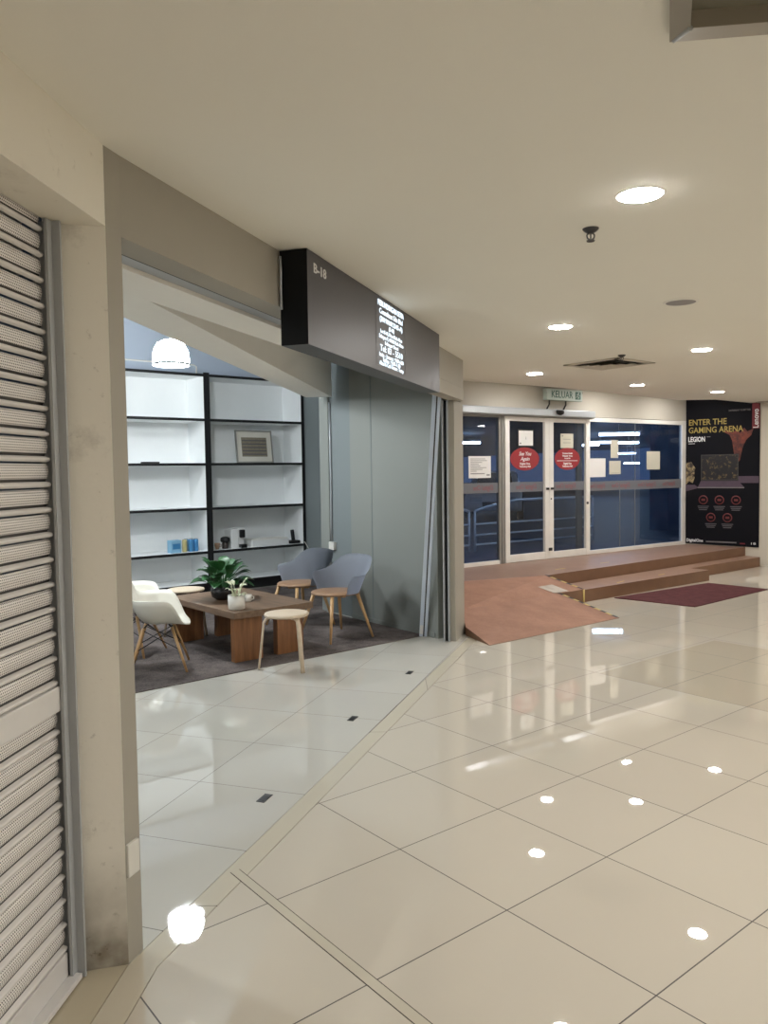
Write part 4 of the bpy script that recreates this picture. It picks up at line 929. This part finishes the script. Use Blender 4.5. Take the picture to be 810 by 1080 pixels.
def railing(x0, x1, label, flip):
    t = thing('railing', label, 'railing', (*dfm(x0, 2.9), 0.10), az(DA), 'grey metal railings outside the glass')
    w = x1 - x0; lowz, hi = 0.74, 0.92
    pts = []
    for k in range(13):
        u = k / 12; x = w * u; e = (1 - u) if flip else u
        pts.append((x, 0, lowz + (hi - lowz) * min(1, e * (w / 1.1)) ** 0.7))
    b = MB(); b.tube(pts, 0.026, M['rail'], 8); b.build('top_rail', None, t)
    for x, z in ((0.0, pts[0][2]), (w, pts[-1][2])):
        b = MB(); b.tube([(x, 0, 0), (x, 0, z)], 0.022, M['rail'], 8); b.build('post', None, t)
    for z in (0.12, 0.30, 0.50):
        b = MB(); b.tube([(0, 0, z), (w, 0, z)], 0.018, M['rail'], 8); b.build('cross_bar', None, t)
railing(1.4, 2.62, 'grey railing outside, behind the far pillar end of the glass', True)
railing(2.76, 6.0, 'grey railing with rising top rail outside the sliding doors', False)

ct = thing('parked_car', 'silver car parked outside, seen through the first door leaf', 'car', (3.58, 25.0, 0.10), az(190))
def car_sec(prof, wd):
    return prof
sil = [(2.05, 0.35), (2.08, 0.55), (2.02, 0.72), (1.85, 0.80), (1.0, 0.93), (0.35, 1.40), (-0.2, 1.47), (-1.0, 1.44), (-1.75, 1.05), (-2.0, 0.98), (-2.1, 0.60), (-2.05, 0.32), (-1.6, 0.25), (1.6, 0.25)]
b = MB(); rows = []
for (yy, k, sc) in ((-0.84, 0.90, 0.97), (-0.80, 0.97, 1.0), (-0.6, 1.0, 1.0), (0.6, 1.0, 1.0), (0.80, 0.97, 1.0), (0.84, 0.90, 0.97)):
    row = []
    for (x, z) in sil:
        inset = 1.0 if z < 0.95 else 0.80
        row.append(b.b.verts.new((x * sc, yy * inset, 0.25 + (z - 0.25) * k)))
    rows.append(row)
for A_, B_ in zip(rows, rows[1:]):
    for i in range(len(sil)): b._tag([b.b.faces.new((A_[i], A_[(i + 1) % len(sil)], B_[(i + 1) % len(sil)], B_[i]))], M['car'], True)
b._tag([b.b.faces.new(rows[0]), b.b.faces.new(rows[-1][::-1])], M['car']); b.build('body', None, ct)
b = MB(); V = [b.b.verts.new(v) for v in ((0.96, -0.56, 0.98), (0.96, 0.56, 0.98), (0.40, 0.50, 1.39), (0.40, -0.50, 1.39))]
for v in V: v.co += Vector((0.03, 0, 0.02))
b._tag([b.b.faces.new(V)], M['car_glass']); b.build('windscreen', None, ct)
for s in (-1, 1):
    b = MB(); b.xprism([(0.75, 0.98), (0.30, 1.35), (-0.95, 1.38), (-1.5, 1.02)], 0.678 * s, 0.70 * s, M['car_glass']); b.build('side_window', None, ct)
    b = MB(); b.box(1.98, 2.10, 0.50 * s - 0.17, 0.50 * s + 0.17, 0.58, 0.70, M['car_light'], 0.02); b.build('headlight', None, ct)
    for x in (-1.28, 1.32):
        b = MB(); b.lathe([(0.20, -0.10), (0.30, -0.10), (0.315, -0.06), (0.315, 0.06), (0.30, 0.10), (0.20, 0.10)], M['tyre'], 24, (x, 0.78 * s, 0.315), axis='Y'); wl = b.build('wheel', None, ct)
        b = MB(); b.lathe([(0.05, 0.115 * s), (0.19, 0.105 * s)], M['rail'], 20, (x, 0.78 * s, 0.315), axis='Y'); b.build('wheel_rim', None, wl)
b = MB(); b.box(2.03, 2.11, -0.32, 0.32, 0.42, 0.56, M['black'], 0.02); b.build('grille', None, ct)
b = MB(); b.box(2.09, 2.115, -0.25, 0.25, 0.33, 0.41, M['car_light']); b.build('number_plate', None, ct)

# ------------------------------------------------------------------ world, camera, view
w = bpy.data.worlds.new('World'); S.world = w; w.use_nodes = True
bg = w.node_tree.nodes['Background']; bg.inputs[0].default_value = (0.16, 0.28, 0.55, 1); bg.inputs[1].default_value = 0.12

f_px, pitch, roll = 822.396, 0.0513969, -0.0140584
F = Vector((0, cos(pitch), -sin(pitch))); U0 = Vector((0, sin(pitch), cos(pitch))); R0_ = Vector((1, 0, 0))
R = R0_ * cos(roll) + U0 * sin(roll); U = -R0_ * sin(roll) + U0 * cos(roll)
cam = bpy.data.cameras.new('camera'); co = bpy.data.objects.new('camera', cam); COL.objects.link(co)
m = Matrix.Identity(4)
for i in range(3): m[i][0], m[i][1], m[i][2] = R[i], U[i], -F[i]
m.translation = Vector((0, 0, H)); co.matrix_world = m
cam.sensor_fit = 'AUTO'; cam.sensor_width = 36.0; cam.lens = f_px / 1080.0 * 36.0; cam.clip_start = 0.05; cam.clip_end = 300
S.camera = co
S.view_settings.view_transform = 'Standard'; S.view_settings.look = 'None'; S.view_settings.gamma = 1.0; S.view_settings.use_curve_mapping = False
S.view_settings.exposure = 1.85
S.cycles.use_denoising = True; S.cycles.max_bounces = 10; S.cycles.diffuse_bounces = 6; S.cycles.transparent_max_bounces = 16; S.cycles.sample_clamp_indirect = 8.0
